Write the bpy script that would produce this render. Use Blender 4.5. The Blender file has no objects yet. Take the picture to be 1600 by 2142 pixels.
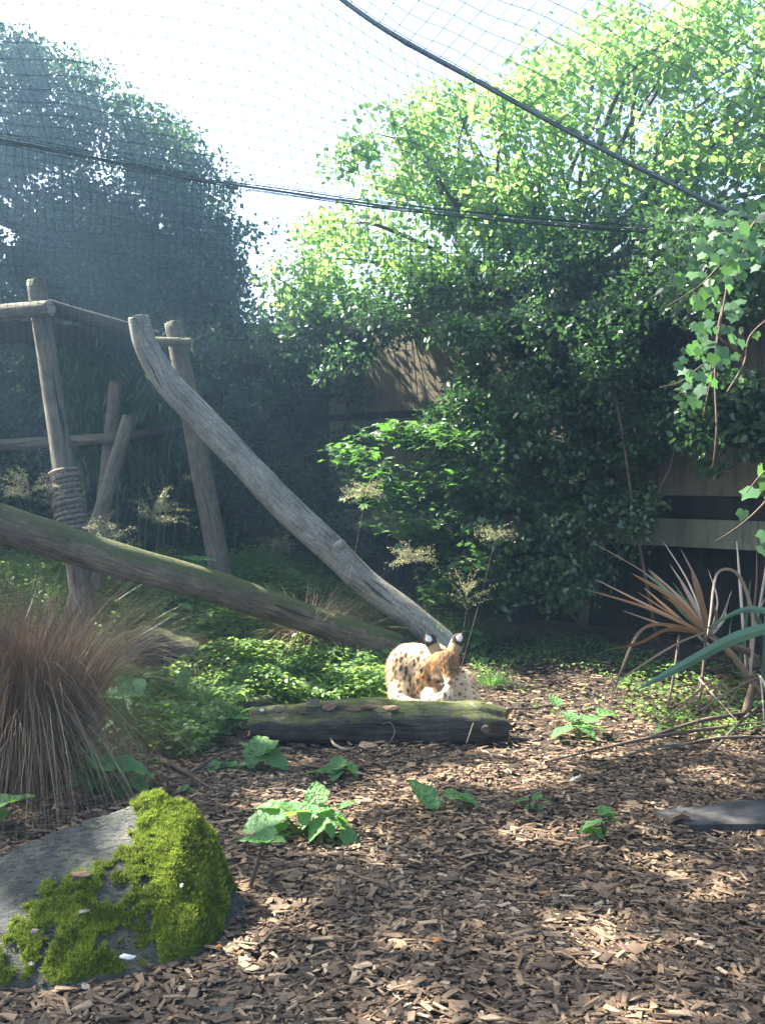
import bpy, math, random
import numpy as np
from mathutils import Vector, Matrix, noise
random.seed(5)
rng = np.random.default_rng(11)
scn = bpy.context.scene
col = scn.collection

# ------------------------------------------------------------------ camera
CAMH, FPX, CX, CY, HOR = 1.3, 1893.0, 800.0, 1071.0, 1100.0
PITCH = math.atan((HOR - CY) / FPX)
cam = bpy.data.objects.new("camera", bpy.data.cameras.new("camera"))
col.objects.link(cam)
cam.location = (0, 0, CAMH)
cam.rotation_euler = (math.pi / 2 + PITCH, 0, 0)
cam.data.sensor_fit = 'VERTICAL'
cam.data.angle = 2 * math.atan(1071.0 / FPX)
cam.data.clip_start = 0.05
cam.data.clip_end = 500
scn.camera = cam

# ------------------------------------------------------------------ light
SUN_AZ, SUN_EL = math.radians(-68), math.radians(48)      # azimuth from +Y, negative = left
SUN = np.array([math.cos(SUN_EL) * math.sin(SUN_AZ), math.cos(SUN_EL) * math.cos(SUN_AZ), math.sin(SUN_EL)])
world = bpy.data.worlds.new("World")
scn.world = world
world.use_nodes = True
wn = world.node_tree
sky = wn.nodes.new("ShaderNodeTexSky")
sky.sky_type = 'NISHITA'
sky.sun_disc = False
sky.sun_elevation = SUN_EL
sky.sun_rotation = SUN_AZ
sky.dust_density = 4
sky.air_density = 1.0
wn.links.new(sky.outputs[0], wn.nodes["Background"].inputs[0])
wn.nodes["Background"].inputs[1].default_value = 0.07
sun = bpy.data.objects.new("sun", bpy.data.lights.new("sun", 'SUN'))
col.objects.link(sun)
sun.data.energy = 5.0
sun.data.angle = math.radians(0.5)
sun.data.color = (1.0, 0.94, 0.84)
sun.rotation_euler = Vector(SUN).to_track_quat('Z', 'Y').to_euler()
scn.view_settings.view_transform = 'Standard'
scn.view_settings.look = 'None'
scn.view_settings.exposure = 3.2
scn.view_settings.gamma = 1
scn.view_settings.use_curve_mapping = False
scn.cycles.use_denoising = True
scn.cycles.max_bounces = 6
scn.cycles.diffuse_bounces = 3
scn.cycles.glossy_bounces = 2
scn.cycles.transmission_bounces = 4
scn.cycles.volume_bounces = 0
scn.cycles.sample_clamp_indirect = 4

# ------------------------------------------------------------------ pixel helpers (pixel of the 1600x2142 photograph + distance -> place)
cP, sP = math.cos(PITCH), math.sin(PITCH)
def ray(px, py):
    a = (px - CX) / FPX; b = -(py - CY) / FPX
    return np.array([a, cP - sP * b, sP + cP * b])
def P(px, py, Y):
    r = ray(px, py)
    return np.array([0, 0, CAMH]) + r * (Y / r[1])
def PP(px, py, Y):
    px, py, Y = map(np.asarray, (px, py, Y))
    a = (px - CX) / FPX; b = -(py - CY) / FPX
    ry = cP - sP * b; rz = sP + cP * b
    t = Y / ry
    return np.stack([a * t, Y + 0 * t, CAMH + rz * t], -1)
def proj(p):
    p = np.asarray(p); x, y, z = p[..., 0], p[..., 1], p[..., 2] - CAMH
    yc = cP * y + sP * z; zc = -sP * y + cP * z
    return CX + FPX * x / yc, CY - FPX * zc / yc
def sstep(a, b, x):
    t = np.clip((x - a) / (b - a), 0, 1)
    return t * t * (3 - 2 * t)
def gz(x, y):
    x = np.asarray(x, float); y = np.asarray(y, float)
    z = 0.10 * np.clip(y - 6.2, 0, 6)
    z = z + 0.50 * sstep(0.2, -1.3, x) * sstep(6.6, 9.2, y)
    z = z + .055 * np.exp(-(((x - .34) / .5) ** 2 + ((y - 6.15) / .42) ** 2) ** 1.5)
    z = z + 0.018 * np.sin(1.7 * x + .6) * np.sin(1.3 * y) + 0.010 * np.sin(4.1 * x + 2.7 * y) + 0.006 * np.sin(9 * x - 7 * y)
    return z
def G(px, py):
    Y = 4.0
    r = ray(px, py)
    lo, hi = 1.0, 14.0
    for _ in range(40):
        m = (lo + hi) / 2
        p = P(px, py, m)
        if p[2] > gz(p[0], p[1]): lo = m
        else: hi = m
    return P(px, py, lo)

# ------------------------------------------------------------------ object helpers
WL = {}
def tag(o, label=None, cat=None, group=None, kind=None):
    if label: o['label'] = label
    if cat: o['category'] = cat
    if group: o['group'] = group
    if kind: o['kind'] = kind
    return o
def empty(name, loc, label, cat, group=None):
    o = bpy.data.objects.new(name, None)
    o.empty_display_size = .1
    col.objects.link(o); o.location = [float(c) for c in loc]
    WL[o.name] = np.array(loc, float)
    return tag(o, label, cat, group)
def mesh_np(name, V, F, mat=None, smooth=True, attrs=None):
    """F: array (m,k) or list of such arrays"""
    V = np.asarray(V, np.float32)
    Fs = F if isinstance(F, list) else [F]
    Fs = [np.asarray(f, np.int32) for f in Fs if len(f)]
    me = bpy.data.meshes.new(name)
    me.vertices.add(len(V)); me.vertices.foreach_set('co', V.ravel())
    loops = np.concatenate([f.ravel() for f in Fs])
    tot = np.concatenate([np.full(len(f), f.shape[1], np.int32) for f in Fs])
    start = np.concatenate([[0], np.cumsum(tot)[:-1]]).astype(np.int32)
    me.loops.add(len(loops)); me.loops.foreach_set('vertex_index', loops)
    me.polygons.add(len(tot)); me.polygons.foreach_set('loop_start', start); me.polygons.foreach_set('loop_total', tot)
    me.polygons.foreach_set('use_smooth', np.full(len(tot), smooth, bool))
    me.update(calc_edges=True)
    for k, a in (attrs or {}).items():
        a = np.asarray(a, np.float32)
        if a.ndim == 1:
            at = me.attributes.new(k, 'FLOAT', 'POINT'); at.data.foreach_set('value', a)
        elif a.shape[1] == 3:
            at = me.attributes.new(k, 'FLOAT_VECTOR', 'POINT'); at.data.foreach_set('vector', a.ravel())
        else:
            at = me.attributes.new(k, 'FLOAT_COLOR', 'POINT'); at.data.foreach_set('color', a.ravel())
    if mat: me.materials.append(mat)
    return me
def obj(name, V, F, mat, parent=None, smooth=True, attrs=None, loc=None, **tags):
    V = np.asarray(V, float)
    if parent is not None: base = WL[parent.name]
    else: base = np.array(loc, float) if loc is not None else np.zeros(3)
    me = mesh_np(name, V - base, F, mat, smooth, attrs)
    o = bpy.data.objects.new(name, me); col.objects.link(o)
    if parent is not None: o.parent = parent
    else: o.location = base
    WL[o.name] = base
    return tag(o, **tags)
def piece(name, me, parent, pos, R, s):
    """place shared mesh as a child; R 3x3 columns = axes"""
    o = bpy.data.objects.new(name, me); col.objects.link(o)
    o.parent = parent
    base = WL[parent.name]
    s = np.ones(3) * s
    M = np.eye(4); M[:3, :3] = np.asarray(R) * s; M[:3, 3] = np.asarray(pos) - base
    o.matrix_local = Matrix(M.tolist())
    return o
def merge(parts):
    """parts: list of (V,F,attrs) with F of same width"""
    V, F, off = [], [], 0
    keys = parts[0][2].keys()
    A = {k: [] for k in keys}
    for v, f, a in parts:
        V.append(v); F.append(np.asarray(f) + off); off += len(v)
        for k in keys: A[k].append(a[k])
    return np.concatenate(V), np.concatenate(F), {k: np.concatenate(A[k]) for k in keys}
def norm(v): return v / (np.linalg.norm(v, axis=-1, keepdims=True) + 1e-9)
def frames(d, up):
    x = norm(np.asarray(d, float)); z = np.asarray(up, float)
    z = norm(z - (z * x).sum(-1, keepdims=True) * x)
    y = np.cross(z, x)
    return np.stack([x, y, z], -1)       # columns
def rand_dirs(n, zmin=-1, zmax=1):
    z = rng.uniform(zmin, zmax, n); a = rng.uniform(0, 2 * np.pi, n); r = np.sqrt(1 - z * z)
    return np.stack([r * np.cos(a), r * np.sin(a), z], -1)
def scatter(T, pos, R, scale, rnd=None):
    TV, TF = T; n = len(pos); k = len(TV)
    scale = np.asarray(scale, float)
    if scale.ndim == 1: scale = scale[:, None] * np.ones(3)
    L = TV[None] * scale[:, None, :]
    V = np.einsum('nij,nkj->nki', R, L) + pos[:, None, :]
    F = TF[None] + (np.arange(n) * k)[:, None, None]
    if rnd is None: rnd = rng.random(n)
    return V.reshape(-1, 3), F.reshape(-1, TF.shape[1]), {'rnd': np.repeat(rnd, k)}

# leaf templates: x = length, y = width, z = normal
T_LEAF = (np.array([(0,0,0),(.3,.3,.06),(.3,-.3,.06),(.35,0,0),(.7,.24,.02),(.7,-.24,.02),(.7,0,-.03),(1,0,-.1)]),
          np.array([(0,3,1),(0,2,3),(1,3,4),(3,6,4),(2,5,3),(3,5,6),(4,6,7),(6,5,7)]))
T_SMALL = (np.array([(0,0,0),(.45,.3,.06),(1,0,-.05),(.45,-.3,.06)]), np.array([(0,2,1),(0,3,2)]))
T_NARROW = (np.array([(0,0,0),(.4,.09,.02),(1,0,-.15),(.4,-.09,.02)]), np.array([(0,2,1),(0,3,2)]))
def lobed(pts):
    V = [(.38, 0, 0)] + [(.38 + r * math.cos(math.radians(a)), r * math.sin(math.radians(a)), -.10 * r * r * 2 + .04 * (abs(a) % 60 < 30)) for a, r in pts]
    n = len(pts)
    return np.array(V), np.array([(0, 1 + i, 1 + (i + 1) % n) for i in range(n)])
T_MAPLE = lobed([(0,.62),(14,.36),(28,.34),(48,.56),(66,.30),(100,.42),(135,.24),(180,.33),(-135,.24),(-100,.42),(-66,.30),(-48,.56),(-28,.34),(-14,.36)])
T_IVY = lobed([(0,.62),(22,.40),(50,.36),(68,.50),(95,.40),(130,.46),(160,.40),(180,.22),(-160,.40),(-130,.46),(-95,.40),(-68,.50),(-50,.36),(-22,.40)])

def catmull(pts, n):
    pts = np.array(pts, float)
    e = np.vstack([2 * pts[0] - pts[1], pts, 2 * pts[-1] - pts[-2]])
    m = len(pts) - 1
    t = np.linspace(0, m, n); i = np.clip(t.astype(int), 0, m - 1); f = (t - i)[:, None]
    p0, p1, p2, p3 = e[i], e[i + 1], e[i + 2], e[i + 3]
    return .5 * (2 * p1 + (p2 - p0) * f + (2 * p0 - 5 * p1 + 4 * p2 - p3) * f ** 2 + (3 * p1 - p0 - 3 * p2 + p3) * f ** 3)
def tube(pts, rad, sides=10, n=None, amp=0, cap=True, seed=0, fscale=6.0, rough_ends=0.0, lumps=()):
    """rad: scalar or list along the path. Returns V, F(quads, caps are degenerate-free tri fans as quads), attrs"""
    pts = np.array(pts, float)
    if n is None: n = len(pts)
    rad = np.atleast_1d(np.array(rad, float))
    c = catmull(pts, n) if len(pts) > 2 else pts[0] + (pts[-1] - pts[0]) * np.linspace(0, 1, n)[:, None]
    r = np.interp(np.linspace(0, 1, n), np.linspace(0, 1, len(rad)), rad)
    t = norm(np.gradient(c, axis=0))
    ref = np.array([0, 0, 1.0]) if abs(t[:, 2]).mean() < .85 else np.array([0, 1.0, 0])
    a = norm(np.cross(t, ref)); b = np.cross(t, a)
    th = np.linspace(0, 2 * np.pi, sides, endpoint=False)
    s = np.concatenate([[0], np.cumsum(np.linalg.norm(np.diff(c, axis=0), axis=1))])
    cs, sn = np.cos(th), np.sin(th)
    dirs = a[:, None] * cs[None, :, None] + b[:, None] * sn[None, :, None]
    rr = np.repeat(r[:, None], sides, 1)
    if amp:
        for i in range(n):
            for j in range(sides):
                q = Vector((cs[j] * fscale * .1 + seed, sn[j] * fscale * .1, s[i] * fscale * .22))
                q2 = Vector((cs[j] * 1.6 + seed * 2, sn[j] * 1.6, s[i] * 1.8))
                rr[i, j] *= 1 + amp * (noise.noise(q * 3.0) * .8 + noise.noise(q2) * 1.0) + amp * .35 * noise.noise(Vector((cs[j]*5, sn[j]*5, s[i]*4+seed)))
        for (ls, la, lr, lh) in lumps:      # along, angle, radius, height
            ds = (s[:, None] - ls) / lr
            da = np.angle(np.exp(1j * (th[None] - la))) * r[:, None] / lr
            rr += lh * np.exp(-(ds ** 2 + da ** 2) * 1.5)
    V = c[:, None] + dirs * rr[..., None]
    if rough_ends:
        for e, sg in ((0, -1), (n - 1, 1)):
            off = np.array([noise.noise(Vector((cs[j] * 2.2, sn[j] * 2.2, seed + e))) for j in range(sides)])
            V[e] += t[e] * (sg * rough_ends * off)[:, None]
    bark = np.stack([cs[None] * r[:, None], sn[None] * r[:, None], np.repeat(s[:, None], sides, 1)], -1).reshape(-1, 3)
    V = V.reshape(-1, 3)
    i = np.arange(n - 1)[:, None] * sides; j = np.arange(sides)[None]; j2 = (j + 1) % sides
    F = np.stack([i + j, i + j2, i + sides + j2, i + sides + j], -1).reshape(-1, 4)
    end = np.zeros(len(V))
    if cap:
        for e, sg in ((0, -1), (n - 1, 1)):
            k = len(V)
            ring = V[e * sides:(e + 1) * sides]
            cen = ring.mean(0)
            inner = cen + (ring - cen) * .93 + t[e] * sg * r[e] * .03
            inner0 = cen + (ring - cen) * .5 + t[e] * sg * r[e] * .03
            V = np.vstack([V, inner, inner0, (cen + t[e] * sg * r[e] * .02)[None]])
            bark = np.vstack([bark, bark[e * sides:(e + 1) * sides], bark[e * sides:(e + 1) * sides] * [.5, .5, 1], [[0, 0, s[e]]]])
            end = np.concatenate([end, np.ones(2 * sides + 1)])
            jj = np.arange(sides); jn = (jj + 1) % sides
            Q1 = np.stack([e * sides + jj, k + jj, k + jn, e * sides + jn], -1)
            Q2 = np.stack([k + jj, k + sides + jj, k + sides + jn, k + jn], -1)
            h = np.arange(0, sides - 1, 2)
            Q3 = np.stack([k + sides + h, np.full(len(h), k + 2 * sides), k + sides + (h + 2) % sides, k + sides + h + 1], -1)
            Q = np.vstack([Q1, Q2, Q3])
            if sg > 0: Q = Q[:, ::-1]
            F = np.vstack([F, Q])
    return V, F, {'bark': bark, 'end': end}
def box(c, half, rot=None, jitter=0):
    s = np.array([(x, y, z) for x in (-1, 1) for y in (-1, 1) for z in (-1, 1)], float) * half
    if jitter: s += rng.normal(0, jitter, s.shape)
    if rot is not None: s = s @ np.asarray(rot).T
    F = np.array([(0,1,3,2),(4,6,7,5),(0,4,5,1),(2,3,7,6),(0,2,6,4),(1,5,7,3)])
    return s + np.array(c), F, {}
def blades(root, d0, length, width, bend, segs=4, rnd=None, wdir=None):
    """grass blades as strips. root (n,3), d0 (n,3) start directions, bend (n,3) added along the arc"""
    n = len(root)
    t = np.linspace(0, 1, segs + 1)
    c = root[:, None] + (d0[:, None] * t[None, :, None] + bend[:, None] * (t ** 2)[None, :, None]) * length[:, None, None]
    if wdir is None: wdir = rand_dirs(n, -.25, .25)
    w = (width[:, None] * np.sqrt(np.clip(1 - t, .02, 1))[None])[..., None] * wdir[:, None] * .5
    V = np.stack([c - w, c + w], 2).reshape(n, -1, 3)
    k = 2 * (segs + 1)
    f = np.array([(2 * i, 2 * i + 1, 2 * i + 3, 2 * i + 2) for i in range(segs)])
    F = f[None] + (np.arange(n) * k)[:, None, None]
    if rnd is None: rnd = rng.random(n)
    return V.reshape(-1, 3), F.reshape(-1, 4), {'rnd': np.repeat(rnd, k), 'tt': np.tile(np.repeat(t, 2), n)}

# ------------------------------------------------------------------ materials
class N:
    def __init__(s, name):
        s.m = bpy.data.materials.new(name); s.m.use_nodes = True
        s.t = s.m.node_tree; s.b = s.t.nodes['Principled BSDF']; s.o = s.t.nodes['Material Output']
    def n(s, ty, **k):
        x = s.t.nodes.new(ty)
        for a, v in k.items():
            if a.startswith('i_'): x.inputs[a[2:].replace('_', ' ')].default_value = v
            else: setattr(x, a, v)
        return x
    def l(s, a, b): s.t.links.new(a, b)
    def attr(s, name, out='Fac'): return s.n('ShaderNodeAttribute', attribute_name=name).outputs[out]
    def noise(s, vec=None, scale=5, detail=4, rough=.55, out='Fac'):
        x = s.n('ShaderNodeTexNoise'); x.inputs['Scale'].default_value = scale
        x.inputs['Detail'].default_value = detail; x.inputs['Roughness'].default_value = rough
        if vec is not None: s.l(vec, x.inputs['Vector'])
        return x.outputs[out]
    def ramp(s, fac, stops):
        x = s.n('ShaderNodeValToRGB'); r = x.color_ramp
        while len(r.elements) < len(stops): r.elements.new(.5)
        for e, (p, c) in zip(r.elements, stops): e.position = p; e.color = (*c, 1) if len(c) == 3 else c
        s.l(fac, x.inputs[0]); return x.outputs[0]
    def mix(s, fac, a, b, ty='MIX'):
        x = s.n('ShaderNodeMix', data_type='RGBA', blend_type=ty)
        for v, i in ((fac, 0), (a, 6), (b, 7)):
            if isinstance(v, (int, float)): x.inputs[i].default_value = v
            elif isinstance(v, tuple): x.inputs[i].default_value = (*v, 1)
            else: s.l(v, x.inputs[i])
        return x.outputs[2]
    def math(s, op, a, b=0., c=None, clamp=False):
        x = s.n('ShaderNodeMath', operation=op, use_clamp=clamp)
        for v, i in ((a, 0), (b, 1)) + (((c, 2),) if c is not None else ()):
            if isinstance(v, (int, float)): x.inputs[i].default_value = v
            else: s.l(v, x.inputs[i])
        return x.outputs[0]
    def mapv(s, vec, scale):
        x = s.n('ShaderNodeMapping'); x.inputs['Scale'].default_value = scale; s.l(vec, x.inputs['Vector']); return x.outputs[0]
    def coord(s, k='Object'): return s.n('ShaderNodeTexCoord').outputs[k]
    def bump(s, h, strength=.5, dist=.01):
        x = s.n('ShaderNodeBump'); x.inputs['Strength'].default_value = strength; x.inputs['Distance'].default_value = dist
        s.l(h, x.inputs['Height']); s.l(x.outputs[0], s.b.inputs['Normal']); return x
    def base(s, c, rough=.8, spec=.3):
        if isinstance(c, tuple): s.b.inputs['Base Color'].default_value = (*c, 1)
        else: s.l(c, s.b.inputs['Base Color'])
        s.b.inputs['Roughness'].default_value = rough
        s.b.inputs['Specular IOR Level'].default_value = spec
        return s
def leaf_mat(name, stops, trans, tfac=.4, rough=.42, spec=.35, veins=False):
    m = N(name)
    r = m.attr('rnd')
    nz = m.noise(m.coord('Object'), 1.3, 2)
    f = m.math('ADD', m.math('MULTIPLY', r, .75), m.math('MULTIPLY', m.math('SUBTRACT', nz, .35), .55))
    c = m.ramp(f, stops)
    if veins:
        w = m.n('ShaderNodeTexNoise'); w.inputs['Scale'].default_value = 7; w.inputs['Detail'].default_value = 3
        m.l(m.coord('Object'), w.inputs['Vector'])
        c = m.mix(m.math('MULTIPLY', w.outputs['Fac'], .6), c, tuple(min(1, v * 1.9) for v in stops[-1][1]))
        m.bump(w.outputs['Fac'], .6, .05)
    m.base(c, rough, spec)
    tr = m.n('ShaderNodeBsdfTranslucent')
    tc = m.mix(m.math('MULTIPLY', r, .6), trans, tuple(min(1, v * 1.5) for v in trans))
    m.l(tc, tr.inputs['Color'])
    mx = m.n('ShaderNodeMixShader'); mx.inputs[0].default_value = tfac
    m.l(m.b.outputs[0], mx.inputs[1]); m.l(tr.outputs[0], mx.inputs[2]); m.l(mx.outputs[0], m.o.inputs['Surface'])
    return m.m
def bark_mat(name, dark, mid, light, moss=None, moss_amt=.5, bumpd=.01, endc=(.30, .22, .14), speck=.5):
    m = N(name)
    v = m.attr('bark', 'Vector')
    st = m.mapv(v, (1, 1, .12))
    g = m.noise(st, 55, 5, .65)
    bl = m.noise(v, 5, 4)
    f = m.math('ADD', m.math('MULTIPLY', g, .6), m.math('MULTIPLY', bl, .4))
    c = m.ramp(f, [(.36, dark), (.5, mid), (.66, light)])
    sp = m.noise(v, 60, 3, .7)
    spf = m.ramp(sp, [(.56, (0, 0, 0)), (.62, (1, 1, 1))])
    c = m.mix(m.math('MULTIPLY', spf, speck), c, tuple(x * .45 for x in dark))
    crack = m.noise(m.mapv(v, (1, 1, .05)), 28, 2, .5)
    cr = m.ramp(crack, [(.30, (0, 0, 0)), (.36, (1, 1, 1))])
    c = m.mix(cr, tuple(x * .35 for x in dark), c)
    if moss:
        geo = m.n('ShaderNodeNewGeometry'); sx = m.n('ShaderNodeSeparateXYZ'); m.l(geo.outputs['Normal'], sx.inputs[0])
        mf = m.math('ADD', m.math('MULTIPLY', sx.outputs[2], .45), m.math('MULTIPLY', m.noise(v, 9, 5, .7), 1.2))
        mm = m.ramp(mf, [(.78 - moss_amt * .3, (0, 0, 0)), (.95 - moss_amt * .3, (1, 1, 1))])
        mc = m.ramp(m.noise(v, 70, 3), [(.35, tuple(x * .6 for x in moss)), (.65, moss)])
        c = m.mix(m.math('MULTIPLY', mm, .85), c, mc)
    e = m.attr('end')
    rings = m.n('ShaderNodeTexNoise'); rings.inputs['Scale'].default_value = 40
    m.l(v, rings.inputs['Vector'])
    ec = m.ramp(rings.outputs['Fac'], [(.35, tuple(x * .45 for x in endc)), (.6, endc)])
    c = m.mix(e, c, ec)
    m.base(c, .85, .25)
    h = m.math('ADD', m.math('MULTIPLY', g, .5), m.math('MULTIPLY', cr, .5))
    m.bump(m.math('ADD', h, m.math('MULTIPLY', sp, .2)), .9, bumpd)
    return m.m

M = {}
# soil under the chips
m = N('soil'); co = m.coord('Object')
f = m.noise(co, 9, 6, .7); f2 = m.noise(co, 60, 4, .7)
c = m.ramp(m.math('ADD', m.math('MULTIPLY', f, .5), m.math('MULTIPLY', f2, .5)), [(.35, (.022, .017, .013)), (.5, (.05, .038, .028)), (.68, (.095, .072, .052))])
m.base(c, .95, .15)
vo = m.n('ShaderNodeTexVoronoi'); vo.inputs['Scale'].default_value = 38; m.l(m.mapv(co, (1, 1.6, 1)), vo.inputs['Vector'])
m.bump(m.math('ADD', vo.outputs['Distance'], f2), .9, .02); M['soil'] = m.m
# wood chips
m = N('wood_chip'); r = m.attr('rnd'); co = m.coord('Object')
oi = m.n('ShaderNodeObjectInfo')
rr = m.math('FRACT', m.math('ADD', r, oi.outputs['Random']))
g = m.noise(m.mapv(co, (1, 1, 1)), 90, 4, .7)
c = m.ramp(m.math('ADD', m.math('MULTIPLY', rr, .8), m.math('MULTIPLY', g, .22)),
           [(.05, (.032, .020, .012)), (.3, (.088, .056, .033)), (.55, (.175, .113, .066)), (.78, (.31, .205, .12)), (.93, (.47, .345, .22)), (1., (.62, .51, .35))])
c = m.mix(m.math('MULTIPLY', g, .5), c, (.04, .03, .024))
m.base(c, .8, .3); m.bump(g, .7, .004); M['chip'] = m.m
# leaves
M['ivyleaf'] = leaf_mat('ivy_leaf', [(.1, (.03, .075, .03)), (.6, (.055, .125, .045)), (1, (.09, .165, .05))], (.11, .26, .05), .34, .35, .5)
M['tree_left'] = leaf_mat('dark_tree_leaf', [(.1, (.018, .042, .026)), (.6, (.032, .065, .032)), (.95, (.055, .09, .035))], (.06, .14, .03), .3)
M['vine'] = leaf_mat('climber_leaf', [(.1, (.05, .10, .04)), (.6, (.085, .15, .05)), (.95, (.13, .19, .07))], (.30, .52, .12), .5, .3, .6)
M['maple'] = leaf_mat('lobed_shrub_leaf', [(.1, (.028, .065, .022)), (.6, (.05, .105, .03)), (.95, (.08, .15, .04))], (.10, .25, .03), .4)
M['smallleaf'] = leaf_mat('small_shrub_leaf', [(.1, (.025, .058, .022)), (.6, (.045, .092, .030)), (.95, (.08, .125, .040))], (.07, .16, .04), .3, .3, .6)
M['weed'] = leaf_mat('broad_weed_leaf', [(.1, (.05, .12, .05)), (.6, (.075, .165, .06)), (.95, (.10, .21, .06))], (.17, .38, .045), .45, .45, .4, veins=True)
M['cover'] = leaf_mat('ground_cover_leaf', [(.1, (.05, .105, .035)), (.6, (.09, .165, .045)), (.95, (.17, .23, .08))], (.24, .38, .07), .45)
M['grass'] = leaf_mat('green_grass', [(.1, (.035, .09, .03)), (.6, (.065, .135, .035)), (.95, (.14, .18, .06))], (.14, .28, .05), .4)
M['drygrass'] = leaf_mat('dry_grass', [(.05, (.04, .024, .013)), (.4, (.105, .064, .034)), (.7, (.20, .14, .08)), (.9, (.34, .25, .15)), (1, (.50, .42, .29))], (.16, .08, .035), .25)
M['palegrass'] = leaf_mat('pale_dry_grass', [(.05, (.22, .14, .08)), (.5, (.38, .27, .17)), (1, (.55, .46, .33))], (.34, .25, .15), .35)
M['seed'] = leaf_mat('seed_heads', [(.05, (.13, .13, .08)), (.5, (.24, .24, .15)), (1, (.38, .37, .25))], (.34, .34, .16), .4)
M['flax'] = leaf_mat('green_flax_blade', [(.1, (.07, .14, .085)), (.9, (.11, .20, .11))], (.10, .20, .06), .25, .35, .5)
M['dryflax'] = leaf_mat('dry_flax_blade', [(.1, (.13, .08, .05)), (.4, (.28, .20, .14)), (.75, (.50, .43, .33)), (1, (.66, .6, .5))], (.26, .17, .09), .25)
M['bamboo'] = leaf_mat('bamboo_leaf', [(.1, (.025, .06, .025)), (.8, (.05, .10, .035)), (1, (.12, .13, .05))], (.07, .15, .04), .3)
M['canopy'] = leaf_mat('canopy_leaf', [(.1, (.03, .07, .025)), (.9, (.06, .12, .035))], (.14, .28, .04), .35)
M['mossfrond'] = leaf_mat('moss_frond', [(.05, (.06, .055, .015)), (.3, (.085, .12, .015)), (.6, (.21, .26, .03)), (1, (.38, .40, .06))], (.16, .22, .03), .3, .8, .1)
# wood
M['logA'] = bark_mat('grey_barkless_log', (.10, .09, .075), (.22, .205, .175), (.36, .34, .30), None, 0, .02, (.33, .29, .24), .75)
M['logB'] = bark_mat('mossy_pole', (.055, .042, .030), (.13, .10, .07), (.27, .21, .14), (.085, .10, .028), .55, .025, (.2, .15, .1), .3)
M['deadlog'] = bark_mat('rotting_log', (.020, .017, .014), (.05, .042, .034), (.12, .10, .075), (.10, .11, .035), .12, .02, (.36, .17, .07), .4)
M['post'] = bark_mat('weathered_post', (.06, .05, .037), (.12, .103, .077), (.20, .17, .13), (.08, .09, .05), .2, .02, (.32, .29, .25), .3)
M['darkrail'] = bark_mat('dark_rail', (.018, .014, .012), (.035, .028, .022), (.06, .05, .04), None, 0, .008, (.1, .08, .06), .3)
M['twig'] = bark_mat('twig_bark', (.05, .035, .025), (.10, .07, .05), (.17, .12, .09), None, 0, .003)
M['redtwig'] = bark_mat('reddish_stem', (.12, .06, .035), (.20, .10, .06), (.30, .18, .11), None, 0, .002)
m = N('coir_rope'); v = m.attr('bark', 'Vector'); g = m.noise(m.mapv(v, (1, 1, .5)), 90, 4, .7)
m.base(m.ramp(g, [(.35, (.06, .05, .045)), (.65, (.27, .23, .20))]), .95, .1); m.bump(g, 1, .01); M['rope'] = m.m
m = N('net_cord'); m.base((.045, .07, .06), .6, .3); M['net'] = m.m
m = N('cable_cover'); v = m.attr('bark', 'Vector'); g = m.noise(v, 80, 3, .7)
m.base(m.ramp(g, [(.3, (.10, .12, .12)), (.7, (.24, .27, .27))]), .7, .3); m.bump(g, .8, .006); M['cable'] = m.m
# wall
def panel_mat(name, a, b, cc):
    m = N(name); co = m.coord('Object')
    f = m.noise(co, 1.6, 6, .65); g = m.noise(m.mapv(co, (1, 1, 6)), 22, 5, .65)
    stn = m.noise(m.mapv(co, (5, 5, .5)), 2.2, 4, .6)
    c = m.ramp(m.math('ADD', m.math('MULTIPLY', f, .6), m.math('MULTIPLY', g, .4)), [(.33, a), (.5, b), (.66, cc)])
    c = m.mix(m.ramp(stn, [(.48, (0, 0, 0)), (.7, (.7, .7, .7))]), c, tuple(x * .5 for x in a))
    m.base(c, .85, .2); m.bump(g, .5, .008); return m.m
M['panel'] = panel_mat('ochre_brown_panel', (.085, .070, .045), (.15, .125, .08), (.22, .185, .125))
M['board'] = panel_mat('grey_olive_board', (.13, .125, .085), (.20, .19, .13), (.27, .25, .18))
M['darkboard'] = panel_mat('dark_board', (.018, .016, .014), (.032, .027, .022), (.05, .042, .034))
# rock
m = N('rock'); co = m.coord('Object')
f = m.noise(co, 4, 7, .7); g = m.noise(m.mapv(co, (1, 2.5, 1)), 30, 6, .7)
c = m.ramp(f, [(.36, (.028, .033, .035)), (.5, (.065, .068, .058)), (.62, (.13, .115, .078))])
gr = m.ramp(m.noise(co, 6, 5, .7), [(.5, (0, 0, 0)), (.66, (.8, .8, .8))])
c = m.mix(gr, c, (.045, .07, .035))
c = m.mix(m.math('MULTIPLY', g, .6), c, (.05, .05, .045))
lich = m.ramp(m.noise(co, 14, 6, .75), [(.56, (0, 0, 0)), (.6, (1, 1, 1))]); c = m.mix(m.math('MULTIPLY', lich, .6), c, (.16, .15, .10))
pit = m.ramp(m.noise(m.mapv(co, (1, 3, 3)), 26, 5, .8), [(.36, (0, 0, 0)), (.44, (1, 1, 1))]); c = m.mix(pit, (.015, .016, .014), c)
m.base(c, .8, .3); m.bump(m.math('ADD', m.math('ADD', g, f), pit), 1, .03); M['rock'] = m.m
m = N('moss_bed'); co = m.coord('Object'); g = m.noise(co, 70, 5, .7)
c = m.ramp(m.math('ADD', m.math('MULTIPLY', g, .5), m.math('MULTIPLY', m.noise(co, 7, 4), .5)), [(.35, (.03, .03, .012)), (.48, (.075, .105, .018)), (.62, (.17, .20, .03))])
m.base(c, .95, .1); m.bump(g, 1, .02); M['moss'] = m.m
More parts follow.
